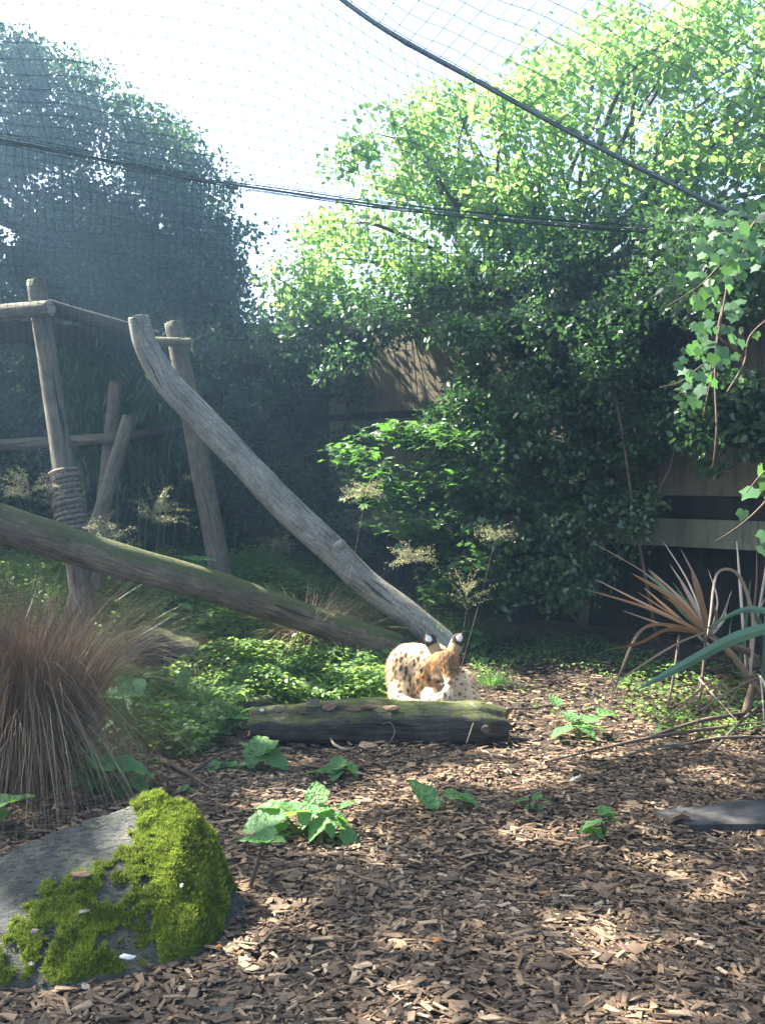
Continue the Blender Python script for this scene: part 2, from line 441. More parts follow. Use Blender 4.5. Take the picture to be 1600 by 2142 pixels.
def plain(name, c, rough=.8, spec=.3, var=.35, sc=30):
    m = N(name); g = m.noise(m.coord('Object'), sc, 4, .6)
    m.base(m.ramp(g, [(.3, tuple(x * (1 - var) for x in c)), (.7, tuple(min(1, x * (1 + var)) for x in c))]), rough, spec)
    m.bump(g, .3, .004); return m.m
M['slate'] = plain('dark_grey_slab', (.045, .043, .042), .95, .1, .5, 12)
M['white'] = plain('white_dropping', (.45, .45, .43), .7, .2, .1)
M['orangeleaf'] = plain('orange_dead_leaf', (.42, .17, .05))
M['deadleaf'] = plain('brown_dead_leaf', (.28, .17, .10))
M['paleleaf'] = plain('pale_dead_leaf', (.24, .19, .14), .7, .3, .15)
M['metal'] = plain('blue_grey_metal', (.16, .20, .24), .5, .5, .15)

# ------------------------------------------------------------------ ground
def grid_axis(a, b, n): return np.linspace(a, b, n)
xs = np.unique(np.concatenate([np.linspace(-20, -7, 14), np.linspace(-7, 7, 220), np.linspace(7, 20, 14)]))
ys = np.unique(np.concatenate([np.linspace(-10, 0, 10), np.linspace(0, 12, 200), np.linspace(12, 22, 10)]))
X, Y = np.meshgrid(xs, ys, indexing='ij')
Z = gz(X, Y) - .012
V = np.stack([X, Y, Z], -1).reshape(-1, 3)
nx, ny = len(xs), len(ys)
ii, jj = np.meshgrid(np.arange(nx - 1), np.arange(ny - 1), indexing='ij')
a = (ii * ny + jj).ravel(); F = np.stack([a, a + ny, a + ny + 1, a + 1], -1)
ground = obj('ground', V, F, M['soil'], kind='structure')

# where the chips lie: chance 0..1 by place
def chipmask(x, y):
    px, py = proj(np.stack([x, y, gz(x, y)], -1))
    nzz = .5 + .5 * np.sin(x * 3.1 + 1) * np.sin(y * 2.3 + x)
    left = sstep(560, 330, px + (py - 1600) * -.3) * sstep(1640, 1560, py)        # green bank on the left
    mid = sstep(1010, 960, px) * sstep(1500, 1470, py)
    back = sstep(1395, 1365, py)
    m = 1 - np.clip(left + mid + back, 0, 1) * (.75 + .25 * nzz)
    return m
def chip_template(k):
    r = np.random.default_rng(100 + k)
    w = r.choice([.16, .25, .35, .5]) * r.uniform(.8, 1.2); h = r.uniform(.05, .11)
    V = np.array([(x, y * w, z * h) for x in (-.5, .5) for y in (-.5, .5) for z in (-.5, .5)], float)
    V += r.normal(0, .075, V.shape) * [1.5, .7, .3]
    F = np.array([(0,1,3,2),(4,6,7,5),(0,4,5,1),(2,3,7,6),(1,5,7,3)])
    return V, F
chips = [chip_template(k) for k in range(14)]
def chip_positions(y0, y1, n):
    y = np.sqrt(rng.uniform(y0 ** 2, y1 ** 2, n))
    x = rng.uniform(-.62, .62, n) * y + rng.uniform(-.2, .2, n)
    k = rng.random(n) < chipmask(x, y)
    return x[k], y[k]
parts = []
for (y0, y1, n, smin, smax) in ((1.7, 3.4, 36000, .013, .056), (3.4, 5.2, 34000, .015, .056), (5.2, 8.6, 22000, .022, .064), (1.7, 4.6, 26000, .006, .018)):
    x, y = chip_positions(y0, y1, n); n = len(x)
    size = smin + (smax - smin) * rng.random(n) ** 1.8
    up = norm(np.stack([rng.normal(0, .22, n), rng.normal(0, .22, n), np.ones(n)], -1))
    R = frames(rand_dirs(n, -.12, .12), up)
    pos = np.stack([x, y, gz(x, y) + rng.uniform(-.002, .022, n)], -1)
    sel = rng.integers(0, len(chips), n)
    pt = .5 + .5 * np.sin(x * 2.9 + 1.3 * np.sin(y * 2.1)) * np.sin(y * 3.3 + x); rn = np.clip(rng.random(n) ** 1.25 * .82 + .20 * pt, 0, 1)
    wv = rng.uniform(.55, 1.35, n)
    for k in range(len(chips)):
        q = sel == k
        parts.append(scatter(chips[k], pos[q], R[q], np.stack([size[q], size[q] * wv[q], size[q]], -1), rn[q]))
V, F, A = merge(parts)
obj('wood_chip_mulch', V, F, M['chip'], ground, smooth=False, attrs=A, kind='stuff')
# the largest chips in the foreground, each on its own
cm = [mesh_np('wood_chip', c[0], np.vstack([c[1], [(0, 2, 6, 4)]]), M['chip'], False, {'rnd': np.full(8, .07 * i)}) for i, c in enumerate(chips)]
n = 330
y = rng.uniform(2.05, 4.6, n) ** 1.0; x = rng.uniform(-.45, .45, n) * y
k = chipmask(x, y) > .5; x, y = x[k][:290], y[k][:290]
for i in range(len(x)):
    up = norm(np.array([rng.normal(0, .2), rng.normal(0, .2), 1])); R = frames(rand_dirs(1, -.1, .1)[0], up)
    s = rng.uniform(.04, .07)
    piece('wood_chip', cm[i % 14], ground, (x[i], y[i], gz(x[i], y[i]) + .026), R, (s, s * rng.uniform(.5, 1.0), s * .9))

# ------------------------------------------------------------------ wall at the back right
WDIR = np.array([.788, -.616, 0]); WDIR /= np.linalg.norm(WDIR)      # runs from far left to near right
W0 = np.array([-.62, 10.75, 0]); WN = np.array([WDIR[1], -WDIR[0], 0])  # towards the camera
WROT = np.stack([WDIR, -WN, [0, 0, 1]], -1)
wall = empty('panel_wall', W0, 'tall ochre brown panel wall on dark undercroft behind the shrubs', 'wall')
SL = -.035
def wbox(s0, s1, z0, z1, off, th, mat, name, bev=0):
    c = W0 + WDIR * (s0 + s1) / 2 + WN * off + np.array([0, 0, (z0 + z1) / 2])
    v, f, _ = box((0, 0, 0), ((s1 - s0) / 2, th / 2, (z1 - z0) / 2), None)
    v[:, 2] += v[:, 0] * SL + (s0 + s1) / 2 * SL
    v = v @ WROT.T + c
    return obj(name, v, f, M[mat], wall, smooth=False)
L = 9.0; PW = 1.22
for k in range(int(L / PW) + 1):
    s0, s1 = k * PW + .006, (k + 1) * PW - .006
    wbox(s0, s1, 2.62, 3.72, rng.uniform(0, .012), .04, 'panel', 'panel')
    wbox(s0, s1, 1.72, 2.54, rng.uniform(0, .012), .04, 'panel', 'panel')
for k in range(4):
    wbox(k * 2.44 + .004 + (.0), (k + 1) * 2.44 - .004, 1.26, 1.51, .03, .05, 'board', 'board')
wbox(0, L + .8, 2.50, 2.66, -.06, .05, 'darkboard', 'rail'); wbox(0, L + .8, 1.40, 1.80, -.07, .05, 'darkboard', 'rail')
wbox(-.1, L + .8, 3.72, 3.80, 0, .10, 'darkboard', 'coping')
for k in range(5):
    wbox(k * 2.44 - .05, k * 2.44 + .05, -.1, 3.7, -.17, .10, 'darkboard', 'post')
for k in range(40):
    wbox(k * .25 + .003, (k + 1) * .25 - .003, -.1, 1.6, -.42 + rng.uniform(0, .01), .03, 'darkboard', 'board')

# ------------------------------------------------------------------ dark board fence at the back left
fen = empty('board_fence', (-6, 10.95, 0), 'tall dark board fence standing behind the climbing frame', 'fence')
fx = np.arange(-9.5, -.2, .16)
for k, x0 in enumerate(fx):
    v, f, _ = box((x0 + .08, 10.95 + .03 * (k % 2) + rng.uniform(0, .004), 1.8), (.083, .012, 1.95))
    obj('board', v, f, M['darkboard'], fen, smooth=False)
for z in (1.2, 3.3):
    v, f, _ = box((-4.9, 10.91, z), (4.6, .02, .05)); obj('rail', v, f, M['darkboard'], fen, smooth=False)

# ------------------------------------------------------------------ climbing frame of posts and rails
fr = empty('climbing_tower', (-3.2, 7.8, 0), 'weathered round post and rail climbing frame at the back left', 'climbing frame')
def pole(parent, a, b, r0, r1, mat, name, seed, sides=20, n=44, amp=.05, **k):
    v, f, at = tube([a, b] if not isinstance(a, list) else a, [r0, r1], sides, n, amp, seed=seed, rough_ends=.008, **k)
    return obj(name, v, f, M[mat], parent, attrs=at)
def down(px0, py0, px1, py1, Y0, Y1):
    a, b = P(px0, py0, Y0), P(px1, py1, Y1)
    d = b - a; t = (a[2] - (gz(*b[:2]) - .15)) / -d[2]
    return a, a + d * t
a, b = down(76, 588, 152, 1105, 7.8, 7.7); pole(fr, a, b, .078, .10, 'post', 'post', 1)
wrapbase = (a, b)
a2, b2 = down(364, 676, 462, 1195, 8.5, 8.4); pole(fr, a2, b2, .088, .108, 'post', 'post', 2)
a3, b3 = down(242, 800, 224, 1000, 8.55, 8.5); pole(fr, a3, b3, .06, .075, 'post', 'post', 3)
a4, b4 = down(-420, 600, -430, 1100, 8.6, 8.6); pole(fr, a4, b4, .085, .1, 'post', 'post', 4)
pole(fr, P(-170, 668, 8.0), P(107, 644, 7.62), .072, .066, 'post', 'rail', 5)
pole(fr, P(95, 640, 7.98), P(330, 706, 8.75), .07, .062, 'darkrail', 'rail', 6)
pole(fr, P(316, 714, 8.35), P(402, 716, 8.30), .045, .04, 'post', 'rail', 7, n=16)
pole(fr, P(-220, 945, 8.3), P(245, 916, 8.42), .058, .050, 'post', 'rail', 8)
pole(fr, P(250, 918, 8.6), P(392, 892, 8.75), .05, .045, 'darkrail', 'rail', 9)
# roof boards of a low shelter on the frame
for k in range(9):
    t = k / 8
    pa = P(-190, 655, 8.25) * (1 - t) + P(330, 700, 8.95) * t
    v, f, _ = box(pa + np.array([0, .45, -.02 * (k % 2)]), (.165, .62, .012))
    obj('roof_board', v, f, M['darkboard'], fr, smooth=False)
# rope binding round the left post
pa, pb = wrapbase
d = norm(pb - pa); q = norm(np.cross(d, [0, 1, 0])); q2 = np.cross(d, q)
t0 = (1.3 - (985 - 1100) / FPX * 7.75 - pa[2]) / d[2]; t1 = (1.3 - (1125 - 1100) / FPX * 7.75 - pa[2]) / d[2]
th = np.linspace(0, 2 * np.pi * 13, 420); ss = np.linspace(t0, t1, 420)
path = pa + d * ss[:, None] + (q * np.cos(th)[:, None] + q2 * np.sin(th)[:, None]) * (.103 + .012 * np.sin(th * .37)[:, None])
v, f, at = tube(path, .021, 7, 420, 0); rope = obj('rope_binding', v, f, M['rope'], fr, attrs=at)
n = 900; i = rng.integers(0, 420, n); dr = norm(path[i] - (pa + d * ss[i, None]))
v, f, at = blades(path[i] + dr * .012, norm(dr * .8 + rand_dirs(n) * .5 + [0, 0, -.9]), rng.uniform(.03, .08, n), np.full(n, .004), np.tile([0, 0, -.5], (n, 1)), 2)
obj('frayed_fibre', v, f, M['drygrass'], rope, attrs=at, kind='stuff')
# separate leaning pole
a, b = down(270, 872, 197, 1125, 8.3, 8.1)
v, f, at = tube([a, b], [.058, .075], 18, 36, .07, seed=12, rough_ends=.02)
tag(obj('leaning_pole', v, f, M['post'], loc=(b[0], b[1], gz(*b[:2])), attrs=at), 'short grey pole leaning right between the two thick frame posts', 'pole')

# ------------------------------------------------------------------ the two long logs
ptsA = [P(290, 664, 7.95), P(306, 722, 7.97), P(352, 800, 8.0), P(425, 878, 8.0), P(505, 962, 8.0), P(600, 1062, 8.0), P(690, 1146, 7.98), P(770, 1222, 7.95), P(850, 1282, 7.9), P(950, 1362, 7.85)]
v, f, at = tube(ptsA, [.092, .105, .118, .125, .128, .135, .128, .118, .115, .11], 30, 190, .035, seed=3, fscale=6, rough_ends=.012,
                lumps=[(2.98, 0.3, .10, .055), (3.0, 2.2, .06, .03), (1.9, -1.2, .04, .014), (.75, .5, .05, .015), (.35, .2, .06, .012)])
lgA = obj('leaning_log', v, f, M['logA'], loc=(ptsA[-1][0], ptsA[-1][1], gz(*ptsA[-1][:2])), attrs=at)
tag(lgA, 'long pale grey barkless log leaning up to the left with bent blunt top', 'log')
e = P(712, 1143, 7.9)
v, f, at = tube([e + [-.04, 0, -.02], e + [.03, -.03, .045]], [.055, .034], 12, 8, .1, seed=9, rough_ends=.012); kn = obj('knot', v, f, M['logA'], lgA, attrs=at)
ptsB = [P(-330, 975, 5.9), P(-120, 1050, 6.15), P(40, 1106, 6.4), P(250, 1172, 6.7), P(450, 1228, 7.0), P(650, 1296, 7.35), P(830, 1352, 7.65)]
v, f, at = tube(ptsB, [.135, .132, .132, .128, .124, .118, .112], 30, 200, .035, seed=21, rough_ends=.015, lumps=[(2.9, .8, .08, .02), (1.4, -.6, .1, .015)])
tag(obj('mossy_log', v, f, M['logB'], loc=(ptsB[-1][0], ptsB[-1][1], gz(*ptsB[-1][:2])), attrs=at), 'long mossy brown log sloping down from the left edge towards the cat', 'log')
v, f, at = tube([np.array([ptsB[0][0] + .1, ptsB[0][1] + .05, -.1]), np.array([ptsB[0][0] + .1, ptsB[0][1] + .05, ptsB[0][2] - .1])], [.11, .1], 16, 20, .05, seed=5)
tag(obj('support_post', v, f, M['post'], attrs=at, loc=(ptsB[0][0] + .1, ptsB[0][1], 0)), 'short post holding up the raised left end of the mossy log', 'post')

# ------------------------------------------------------------------ rotting log in front of the cat
Yl = 5.5
ptsD = [P(528, 1512, 5.47), P(620, 1512, 5.45), P(740, 1508, 5.45), P(860, 1512, 5.47), P(980, 1510, 5.5), P(1052, 1516, 5.52)]
for p in ptsD: p[2] -= .012
v, f, at = tube(ptsD, [.100, .122, .135, .138, .142, .135, .105], 56, 150, .15, seed=33, rough_ends=.05, fscale=7,
                lumps=[(.33, 1.55, .07, .035), (.48, 1.3, .05, .025), (1.36, 3.0, .06, .045), (.75, 2.5, .09, -.03), (.12, 2.4, .06, .02), (1.05, 1.3, .12, .02)])
dl = obj('rotting_log', v, f, M['deadlog'], loc=(ptsD[2][0], 5.46, 0), attrs=at)
tag(dl, 'thick dark rotting log with broken orange end lying in front of the cat', 'log')
# knot stub, loose bark plates, dropping
e = P(1013, 1526, 5.37)
v, f, at = tube([e + [0, .06, 0], e + [.004, -.03, .006]], [.046, .026], 14, 8, .3, seed=2, rough_ends=.03); obj('knot', v, f, M['darkrail'], dl, attrs=at)
def flake(px, py, Y, sx, sy, rot, mat, name, parent, tilt=.5, thick=.008):
    n = 9; th = np.linspace(0, 2 * np.pi, n, endpoint=False)
    rr = 1 + rng.uniform(-.3, .25, n)
    top = np.stack([np.cos(th) * rr * sx, np.sin(th) * rr * sy, rng.normal(0, thick * .5, n)], -1)
    V = np.vstack([top, top - [0, 0, thick], [[0, 0, thick * .6]], [[0, 0, -thick]]])
    i = np.arange(n); j = (i + 1) % n
    F = [np.stack([i, j, j + n, i + n], -1)[:, ::-1], np.vstack([np.stack([i, j, np.full(n, 2 * n)], -1), np.stack([j + n, i + n, np.full(n, 2 * n + 1)], -1)])]
    up = norm(np.array([math.sin(rot) * tilt * .4, -tilt, 1.0])); R = frames([math.cos(rot), math.sin(rot) * .6, 0], up)
    V = V @ R.T + P(px, py, Y)
    return obj(name, V, F, M[mat], parent, smooth=False) if parent else (V, F)
for (px, py, sx, sy, rot) in ((655, 1470, .05, .03, .3), (688, 1476, .045, .03, -.4), (640, 1485, .06, .025, .2), (740, 1482, .06, .022, .1), (770, 1478, .05, .02, -.1), (585, 1482, .05, .02, .1), (820, 1480, .06, .02, 0)):
    flake(px, py, 5.36, sx, sy, rot, 'post' if px % 2 else 'chip', 'bark_flake', dl, .9)
flake(988, 1474, 5.38, .008, .018, 1.2, 'white', 'bird_dropping', dl, .9, .004)
flake(548, 1485, 5.37, .014, .01, .2, 'white', 'bird_dropping', dl, .8, .004)
# moss tufts on the log top
i = rng.integers(0, 56 * 150, 40000); vv = v0 = None
LV, _, _ = tube(ptsD, [.100, .122, .135, .138, .142, .135, .105], 56, 150, .15, cap=False, seed=33, rough_ends=.05, fscale=7,
                lumps=[(.33, 1.55, .07, .035), (.48, 1.3, .05, .025), (1.36, 3.0, .06, .045), (.75, 2.5, .09, -.03), (.12, 2.4, .06, .02), (1.05, 1.3, .12, .02)])
q = LV[i % len(LV)]
mk = (q[:, 2] > .235) & (np.sin(q[:, 0] * 17) * np.sin(q[:, 0] * 7 + 1) + np.sin(q[:, 0] * 41 + q[:, 1] * 30) * .5 > .25) & (q[:, 0] > -.2)
q = q[mk] + rng.normal(0, .006, (mk.sum(), 3)); n = len(q)
v, f, at = blades(q, norm(rand_dirs(n, .2, 1)), rng.uniform(.006, .015, n), np.full(n, .004), rand_dirs(n) * .3, 2)
obj('moss', v, f, M['mossfrond'], dl, attrs=at, kind='stuff')

# smaller logs in the greenery
def smalllog(pts, rad, mat, label, seed):
    v, f, at = tube(pts, rad, 22, 40, .1, seed=seed, rough_ends=.03)
    p = pts[0]
    tag(obj('fallen_log', v, f, M[mat], loc=(p[0], p[1], gz(p[0], p[1])), attrs=at), label, 'log')
smalllog([G(262, 1405) + [0, 0, .17], G(330, 1402) + [0, .05, .17], G(420, 1408) + [0, .1, .14]], [.15, .16, .14], 'deadlog', 'short dark stump-like log half buried in the green weeds on the left', 41)
smalllog([G(452, 1500) + [0, 0, .06], G(500, 1497) + [0, 0, .06], G(560, 1490) + [0, .1, .05]], [.045, .05, .05], 'deadlog', 'thin dark log end poking out left behind the rotting log', 43)

# ------------------------------------------------------------------ mossy rock, lower left
RX, RY = np.meshgrid(np.linspace(-2.1, -.40, 190), np.linspace(2.30, 3.50, 150), indexing='ij')
def rockh(x, y):
    cz = np.interp(x, [-2.1, -1.6, -1.27, -1.0, -.78, -.66, -.57, -.50, -.40], [.11, .16, .195, .29, .345, .335, .25, .05, -.05])
    cy = np.interp(x, [-2.1, -1.27, -.8, -.45], [2.95, 3.02, 3.17, 3.05])
    fy = np.interp(x, [-2.1, -1.2, -.9, -.6, -.45], [2.45, 2.50, 2.52, 2.68, 2.85])
    t = np.clip((y - fy) / (cy - fy), -.3, 1)
    prof = np.where(t > 0, t ** .72, t * .8)
    h = cz * prof
    h = np.where(y > cy, np.maximum(cz, 0) * (1 - (np.maximum(y - cy, 0) / .12) ** 1.4) - .08 * (cz <= 0), h)
    return h
H = rockh(RX, RY)
nzr = np.array([[noise.fractal(Vector((x * 4, y * 4, 3)), 1, 2, 5) for y in RY[0]] for x in RX[:, 0]])
nzb = np.array([[noise.fractal(Vector((x * 16 + 4, y * 16, 7)), .9, 2, 4) for y in RY[0]] for x in RX[:, 0]])
H = H + nzr * .018 * (H > 0)
step = np.round((H * 1.0 + RX * .25) / .05) * .05
H = np.where(H > -.02, H + (step - (H + RX * .25)) * .12, H)
H = np.maximum(H, -.08)
pxr, pyr = proj(np.stack([RX, RY, H], -1))
line = 1925 - (pxr - 30) * .74                       # bare slab above this line
mm = sstep(-25, 35, pyr - line + nzb * 60) + sstep(285, 320, pxr + nzr * 40) * sstep(1600, 1640, pyr)
cut = sstep(.10, .32, nzb + .35 * np.sin(RX * 14 + RY * 9))
moss = np.clip(mm, 0, 1) * (H > .02) * (RX < -.50) * (1 - .9 * cut * (pxr < 330))
moss *= 1 - .9 * np.exp(-(((pxr - 270) / 40) ** 2 + ((pyr - 2000) / 22) ** 2))
V = np.stack([RX, RY, H + .0], -1).reshape(-1, 3)
nx, ny = RX.shape; ii, jj = np.meshgrid(np.arange(nx - 1), np.arange(ny - 1), indexing='ij'); a = (ii * ny + jj).ravel()
F = np.stack([a, a + ny, a + ny + 1, a + 1], -1)
rock = obj('mossy_rock', V, F, M['rock'], loc=(-1.1, 2.9, 0))
tag(rock, 'big sloping grey rock half covered in bright green moss at lower left', 'rock')
mh = np.where(moss > .3, H + .002 + .014 * moss + .014 * nzb + .01 * nzr, H - .03)
obj('moss_cushion', np.stack([RX, RY, mh], -1).reshape(-1, 3), F, M['moss'], rock, kind='stuff')
idx = np.argwhere(moss > .35); k = rng.integers(0, len(idx), 80000)
ix = idx[k]; q = np.stack([RX[ix[:, 0], ix[:, 1]], RY[ix[:, 0], ix[:, 1]], mh[ix[:, 0], ix[:, 1]]], -1) + rng.normal(0, .004, (len(k), 3)) * [1, 1, .3]
n = len(q)
gr = nzb[ix[:, 0], ix[:, 1]]
v, f, at = blades(q, norm(rand_dirs(n, .0, 1) + [0, -.2, .5]), rng.uniform(.005, .013, n), np.full(n, .0032), rand_dirs(n) * .5, 2, rnd=np.clip(.5 + .8 * gr + rng.normal(0, .25, n), 0, 1))
obj('moss', v, f, M['mossfrond'], rock, attrs=at, kind='stuff')
# bits lying on the rock
for (px, py, sx, sy, rot, mt) in ((268, 2000, .022, .009, .2, 'white'), (176, 1905, .02, .007, .9, 'paleleaf'), (75, 1945, .012, .006, 1.1, 'paleleaf'), (170, 1828, .028, .014, .05, 'chip'), (380, 1852, .006, .008, 0, 'white'), (66, 2015, .011, .006, .8, 'paleleaf'), (180, 2062, .014, .009, 0, 'paleleaf')):
    for yy in np.linspace(2.4, 3.3, 200):
        p = P(px, py, yy)
        if p[2] < np.interp(p[0], RX[:, 0], np.array([np.interp(yy, RY[0], H[i]) for i in (range(nx))])) + .03: break
    V, F = flake(px, py, yy - .01, sx, sy, rot, mt, '', None, .5, .004)
    lab = {'white': 'whitish bird dropping splash', 'paleleaf': 'pale wood chip', 'chip': 'flat brown chip'}[mt]
    where = {268: 'large, on the low moss near the front of the rock', 176: 'on the middle of the mossy slope', 75: 'below the bare slab at the left edge', 170: 'on the edge of the bare slab', 380: 'tiny, high on the right moss cushion', 66: 'lowest left on the dark moss', 180: 'round, at the foot of the rock'}[px]
    tag(obj('dropping' if mt == 'white' else 'loose_chip', V, F, M[mt], loc=P(px, py, yy), smooth=False), lab + ' ' + where, 'dropping' if mt == 'white' else 'wood chip')

# ------------------------------------------------------------------ serval
def surface_nets(f, origin, h):
    nx, ny, nz = f.shape; s = f < 0
    C = [(i, j, k) for i in (0, 1) for j in (0, 1) for k in (0, 1)]
    sl = lambda o: f[o[0]:nx - 1 + o[0], o[1]:ny - 1 + o[1], o[2]:nz - 1 + o[2]]
    acc = np.zeros((nx - 1, ny - 1, nz - 1, 3)); cnt = np.zeros((nx - 1, ny - 1, nz - 1))
    for a in C:
        for ax in range(3):
            if a[ax]: continue
            b = list(a); b[ax] = 1
            fa, fb = sl(a), sl(b); cr = (fa < 0) != (fb < 0)
            t = np.where(cr, fa / np.where(cr, fa - fb, 1), 0)
            p = np.array(a, float)
            for c in range(3): acc[..., c] += np.where(cr, p[c] + (t if c == ax else 0), 0)
            cnt += cr
    m = cnt > 0; vid = -np.ones(m.shape, int); vid[m] = np.arange(m.sum())
    ijk = np.argwhere(m); V = (ijk + acc[m] / cnt[m][:, None]) * h + origin
    Q = []
    for ax in range(3):
        b = [0, 0, 0]; b[ax] = 1
        s0 = s[:nx - b[0], :ny - b[1], :nz - b[2]]; s1 = s[b[0]:, b[1]:, b[2]:]
        e = np.argwhere(s0 != s1); u, w = [(1, 2), (2, 0), (0, 1)][ax]
        ok = (e[:, u] > 0) & (e[:, w] > 0) & (e[:, u] < f.shape[u] - 1) & (e[:, w] < f.shape[w] - 1); e = e[ok]
        du = np.zeros(3, int); du[u] = 1; dw = np.zeros(3, int); dw[w] = 1
        g = lambda x: vid[x[:, 0], x[:, 1], x[:, 2]]
        q = np.stack([g(e - du - dw), g(e - dw), g(e), g(e - du)], -1)
        fl = ~s[e[:, 0], e[:, 1], e[:, 2]]
        q[fl] = q[fl][:, ::-1]; Q.append(q)
    return V, np.concatenate(Q)
sv0 = np.array([.338, 6.12, float(gz(.338, 6.12)) - .022])
h = .0085; ox = np.array([-.44, -.48, -.02]); dims = (110, 94, 68)
gx, gy, gzz = np.meshgrid(*[ox[i] + h * np.arange(dims[i]) for i in range(3)], indexing='ij')
PT = np.stack([gx, gy, gzz], -1)
def cone(a, b, ra, rb):
    a, b = np.array(a, float), np.array(b, float); ab = b - a
    t = np.clip(((PT - a) @ ab) / (ab @ ab), 0, 1)
    return np.linalg.norm(PT - a - t[..., None] * ab, axis=-1) - (ra + (rb - ra) * t)
def ell(c, r):
    q = (PT - np.array(c)) / np.array(r); k = np.linalg.norm(q, axis=-1)
    return (k - 1) * min(r)
def smin(a, b, k):
    hh = np.clip(.5 + .5 * (b - a) / k, 0, 1); return b + (a - b) * hh - k * hh * (1 - hh)
D = cone((-.13, .06, .270), (.10, .15, .195), .165, .130)        # barrel
D = smin(D, ell((-.185, .00, .285), (.125, .13, .175)), .035)     # left shoulder
D = smin(D, ell((-.125, .02, .395), (.10, .09, .075)), .03)       # shoulder blade hump
D = smin(D, ell((.020, .05, .375), (.10, .10, .085)), .035)       # back behind the head
D = smin(D, ell((.175, .04, .160), (.120, .16, .135)), .03)       # haunch
D = smin(D, cone((.20, .02, .20), (.255, -.12, .10), .085, .055), .03)   # thigh
D = smin(D, cone((.255, -.12, .085), (.29, -.22, .045), .05, .036), .03)
D = smin(D, cone((.29, -.22, .045), (.37, -.27, .040), .036, .032), .02)  # hind foot
D = smin(D, cone((-.08, -.04, .36), (.03, -.13, .36), .105, .085), .03)    # neck
D = smin(D, ell((.068, -.19, .380), (.092, .078, .078)), .015)    # skull
D = smin(D, ell((.018, -.185, .330), (.042, .05, .060)), .012)
D = smin(D, ell((.126, -.185, .325), (.038, .05, .055)), .012)
D = smin(D, cone((.078, -.235, .350), (.096, -.295, .262), .052, .028), .018)   # muzzle
D = smin(D, ell((.094, -.292, .262), (.036, .026, .022)), .010)
D = smin(D, cone((.040, -.248, .362), (.058, -.262, .352), .018, .012), .01)   # brows
D = smin(D, cone((.120, -.248, .358), (.104, -.262, .350), .018, .012), .01)
D = smin(D, ell((-.06, -.10, .23), (.09, .09, .12)), .03)         # chest
D = smin(D, cone((-.215, -.06, .21), (-.235, -.17, .115), .078, .060), .03)  # left upper arm
D = smin(D, cone((-.235, -.17, .105), (-.10, -.315, .105), .052, .040), .02)
D = smin(D, ell((-.075, -.335, .095), (.052, .040, .036)), .012)
D = smin(D, cone((-.03, -.12, .20), (-.03, -.24, .115), .070, .048), .025)   # right upper arm
D = smin(D, cone((-.03, -.25, .105), (.060, -.305, .175), .044, .034), .02)  # raised fore leg
D = smin(D, ell((.080, -.312, .200), (.036, .032, .044)), .012)
D = smin(D, cone((.12, -.10, .08), (.19, -.28, .07), .06, .038), .03)     # other paw on the ground
D += .0025 * np.sin(gx * 160 + gy * 60) * np.sin(gzz * 140 + gy * 90)
SV, SF = surface_nets(D, ox, h)
grd = np.stack(np.gradient(D, h), -1)
gi = np.clip(np.round((SV - ox) / h).astype(int), 0, np.array(dims) - 1)
SN = norm(grd[gi[:, 0], gi[:, 1], gi[:, 2]])
# coat colours (own markings, plus shade painted into the bowed head)
r2 = np.random.default_rng(4)
tawny = np.array([.62, .44, .25]); cream = np.array([.82, .74, .60]); blk = np.array([.05, .035, .025])
x, yv, z = SV.T
cr = np.clip(sstep(.12, .02, z) + sstep(-.2, -.7, SN[:, 2]) * .8 + sstep(.06, .02, np.linalg.norm(SV - [.088, -.27, .25], axis=1)) + sstep(.08, .03, np.abs(z - .16)) * (yv < -.2) * .7, 0, 1)
pale = .35 + .2 * np.sin(x * 9 + 1)
C3 = tawny * (1 - pale[:, None] * .35) + cream * pale[:, None] * .35
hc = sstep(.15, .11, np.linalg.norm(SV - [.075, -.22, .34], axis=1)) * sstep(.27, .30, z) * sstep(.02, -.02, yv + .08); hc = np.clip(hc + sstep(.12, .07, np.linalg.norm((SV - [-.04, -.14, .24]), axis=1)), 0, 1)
C3 = C3 * (1 - hc[:, None]) + np.array([.36, .205, .09]) * hc[:, None]  # deeper tone stands for shade on the bowed head; chest gets it too
C3 = C3 * (1 - cr[:, None]) + cream * cr[:, None]
seeds = SV[r2.choice(len(SV), 5000, replace=False)]
keep = []
for s_ in seeds:
    if all(np.sum(((s_ - t_) / [1, 1, 1.7]) ** 2) > .031 ** 2 for t_ in keep): keep.append(s_)
keep = np.array(keep)
st = np.full(len(SV), 9.0)
wobn = np.stack([np.sin(z * 170 + x * 90), np.sin(x * 150 + z * 60), np.sin(x * 130 - z * 110 + yv * 90)], -1) * .0035
for s_ in keep:
    rz = r2.uniform(1.6, 3.4) if s_[2] > .2 and s_[0] < .05 else 1.3
    head = np.linalg.norm(s_ - [.075, -.2, .34]) < .13
    rad = r2.uniform(.006, .0155) * (.35 if head else 1) * (.6 if s_[2] < .14 else 1)
    qd = (SV + wobn - s_) / [rad, rad, rad * rz]; st = np.minimum(st, np.linalg.norm(qd, axis=1))
sp = sstep(1.25, .7, st) * .93
C3 = C3 * (1 - sp[:, None]) + blk * sp[:, None]
hd = SV - [.065, -.19, .34]
axx = x - (.072 + (.43 - z) * .10); hm = (np.linalg.norm(SV - [.075, -.2, .35], axis=1) < .135) * (SN[:, 1] < .5)
stripe = hm * np.clip(np.exp(-((np.abs(axx) - .017) / .007) ** 2) * (z > .31) + np.exp(-((np.abs(axx) - .040) / .008) ** 2) * (z > .36) * .8 + np.exp(-(axx / .004) ** 2) * (z > .40) * .8 + np.exp(-((np.abs(axx) - .055) / .010) ** 2 - ((z - .325) / .02) ** 2) * .7, 0, 1)
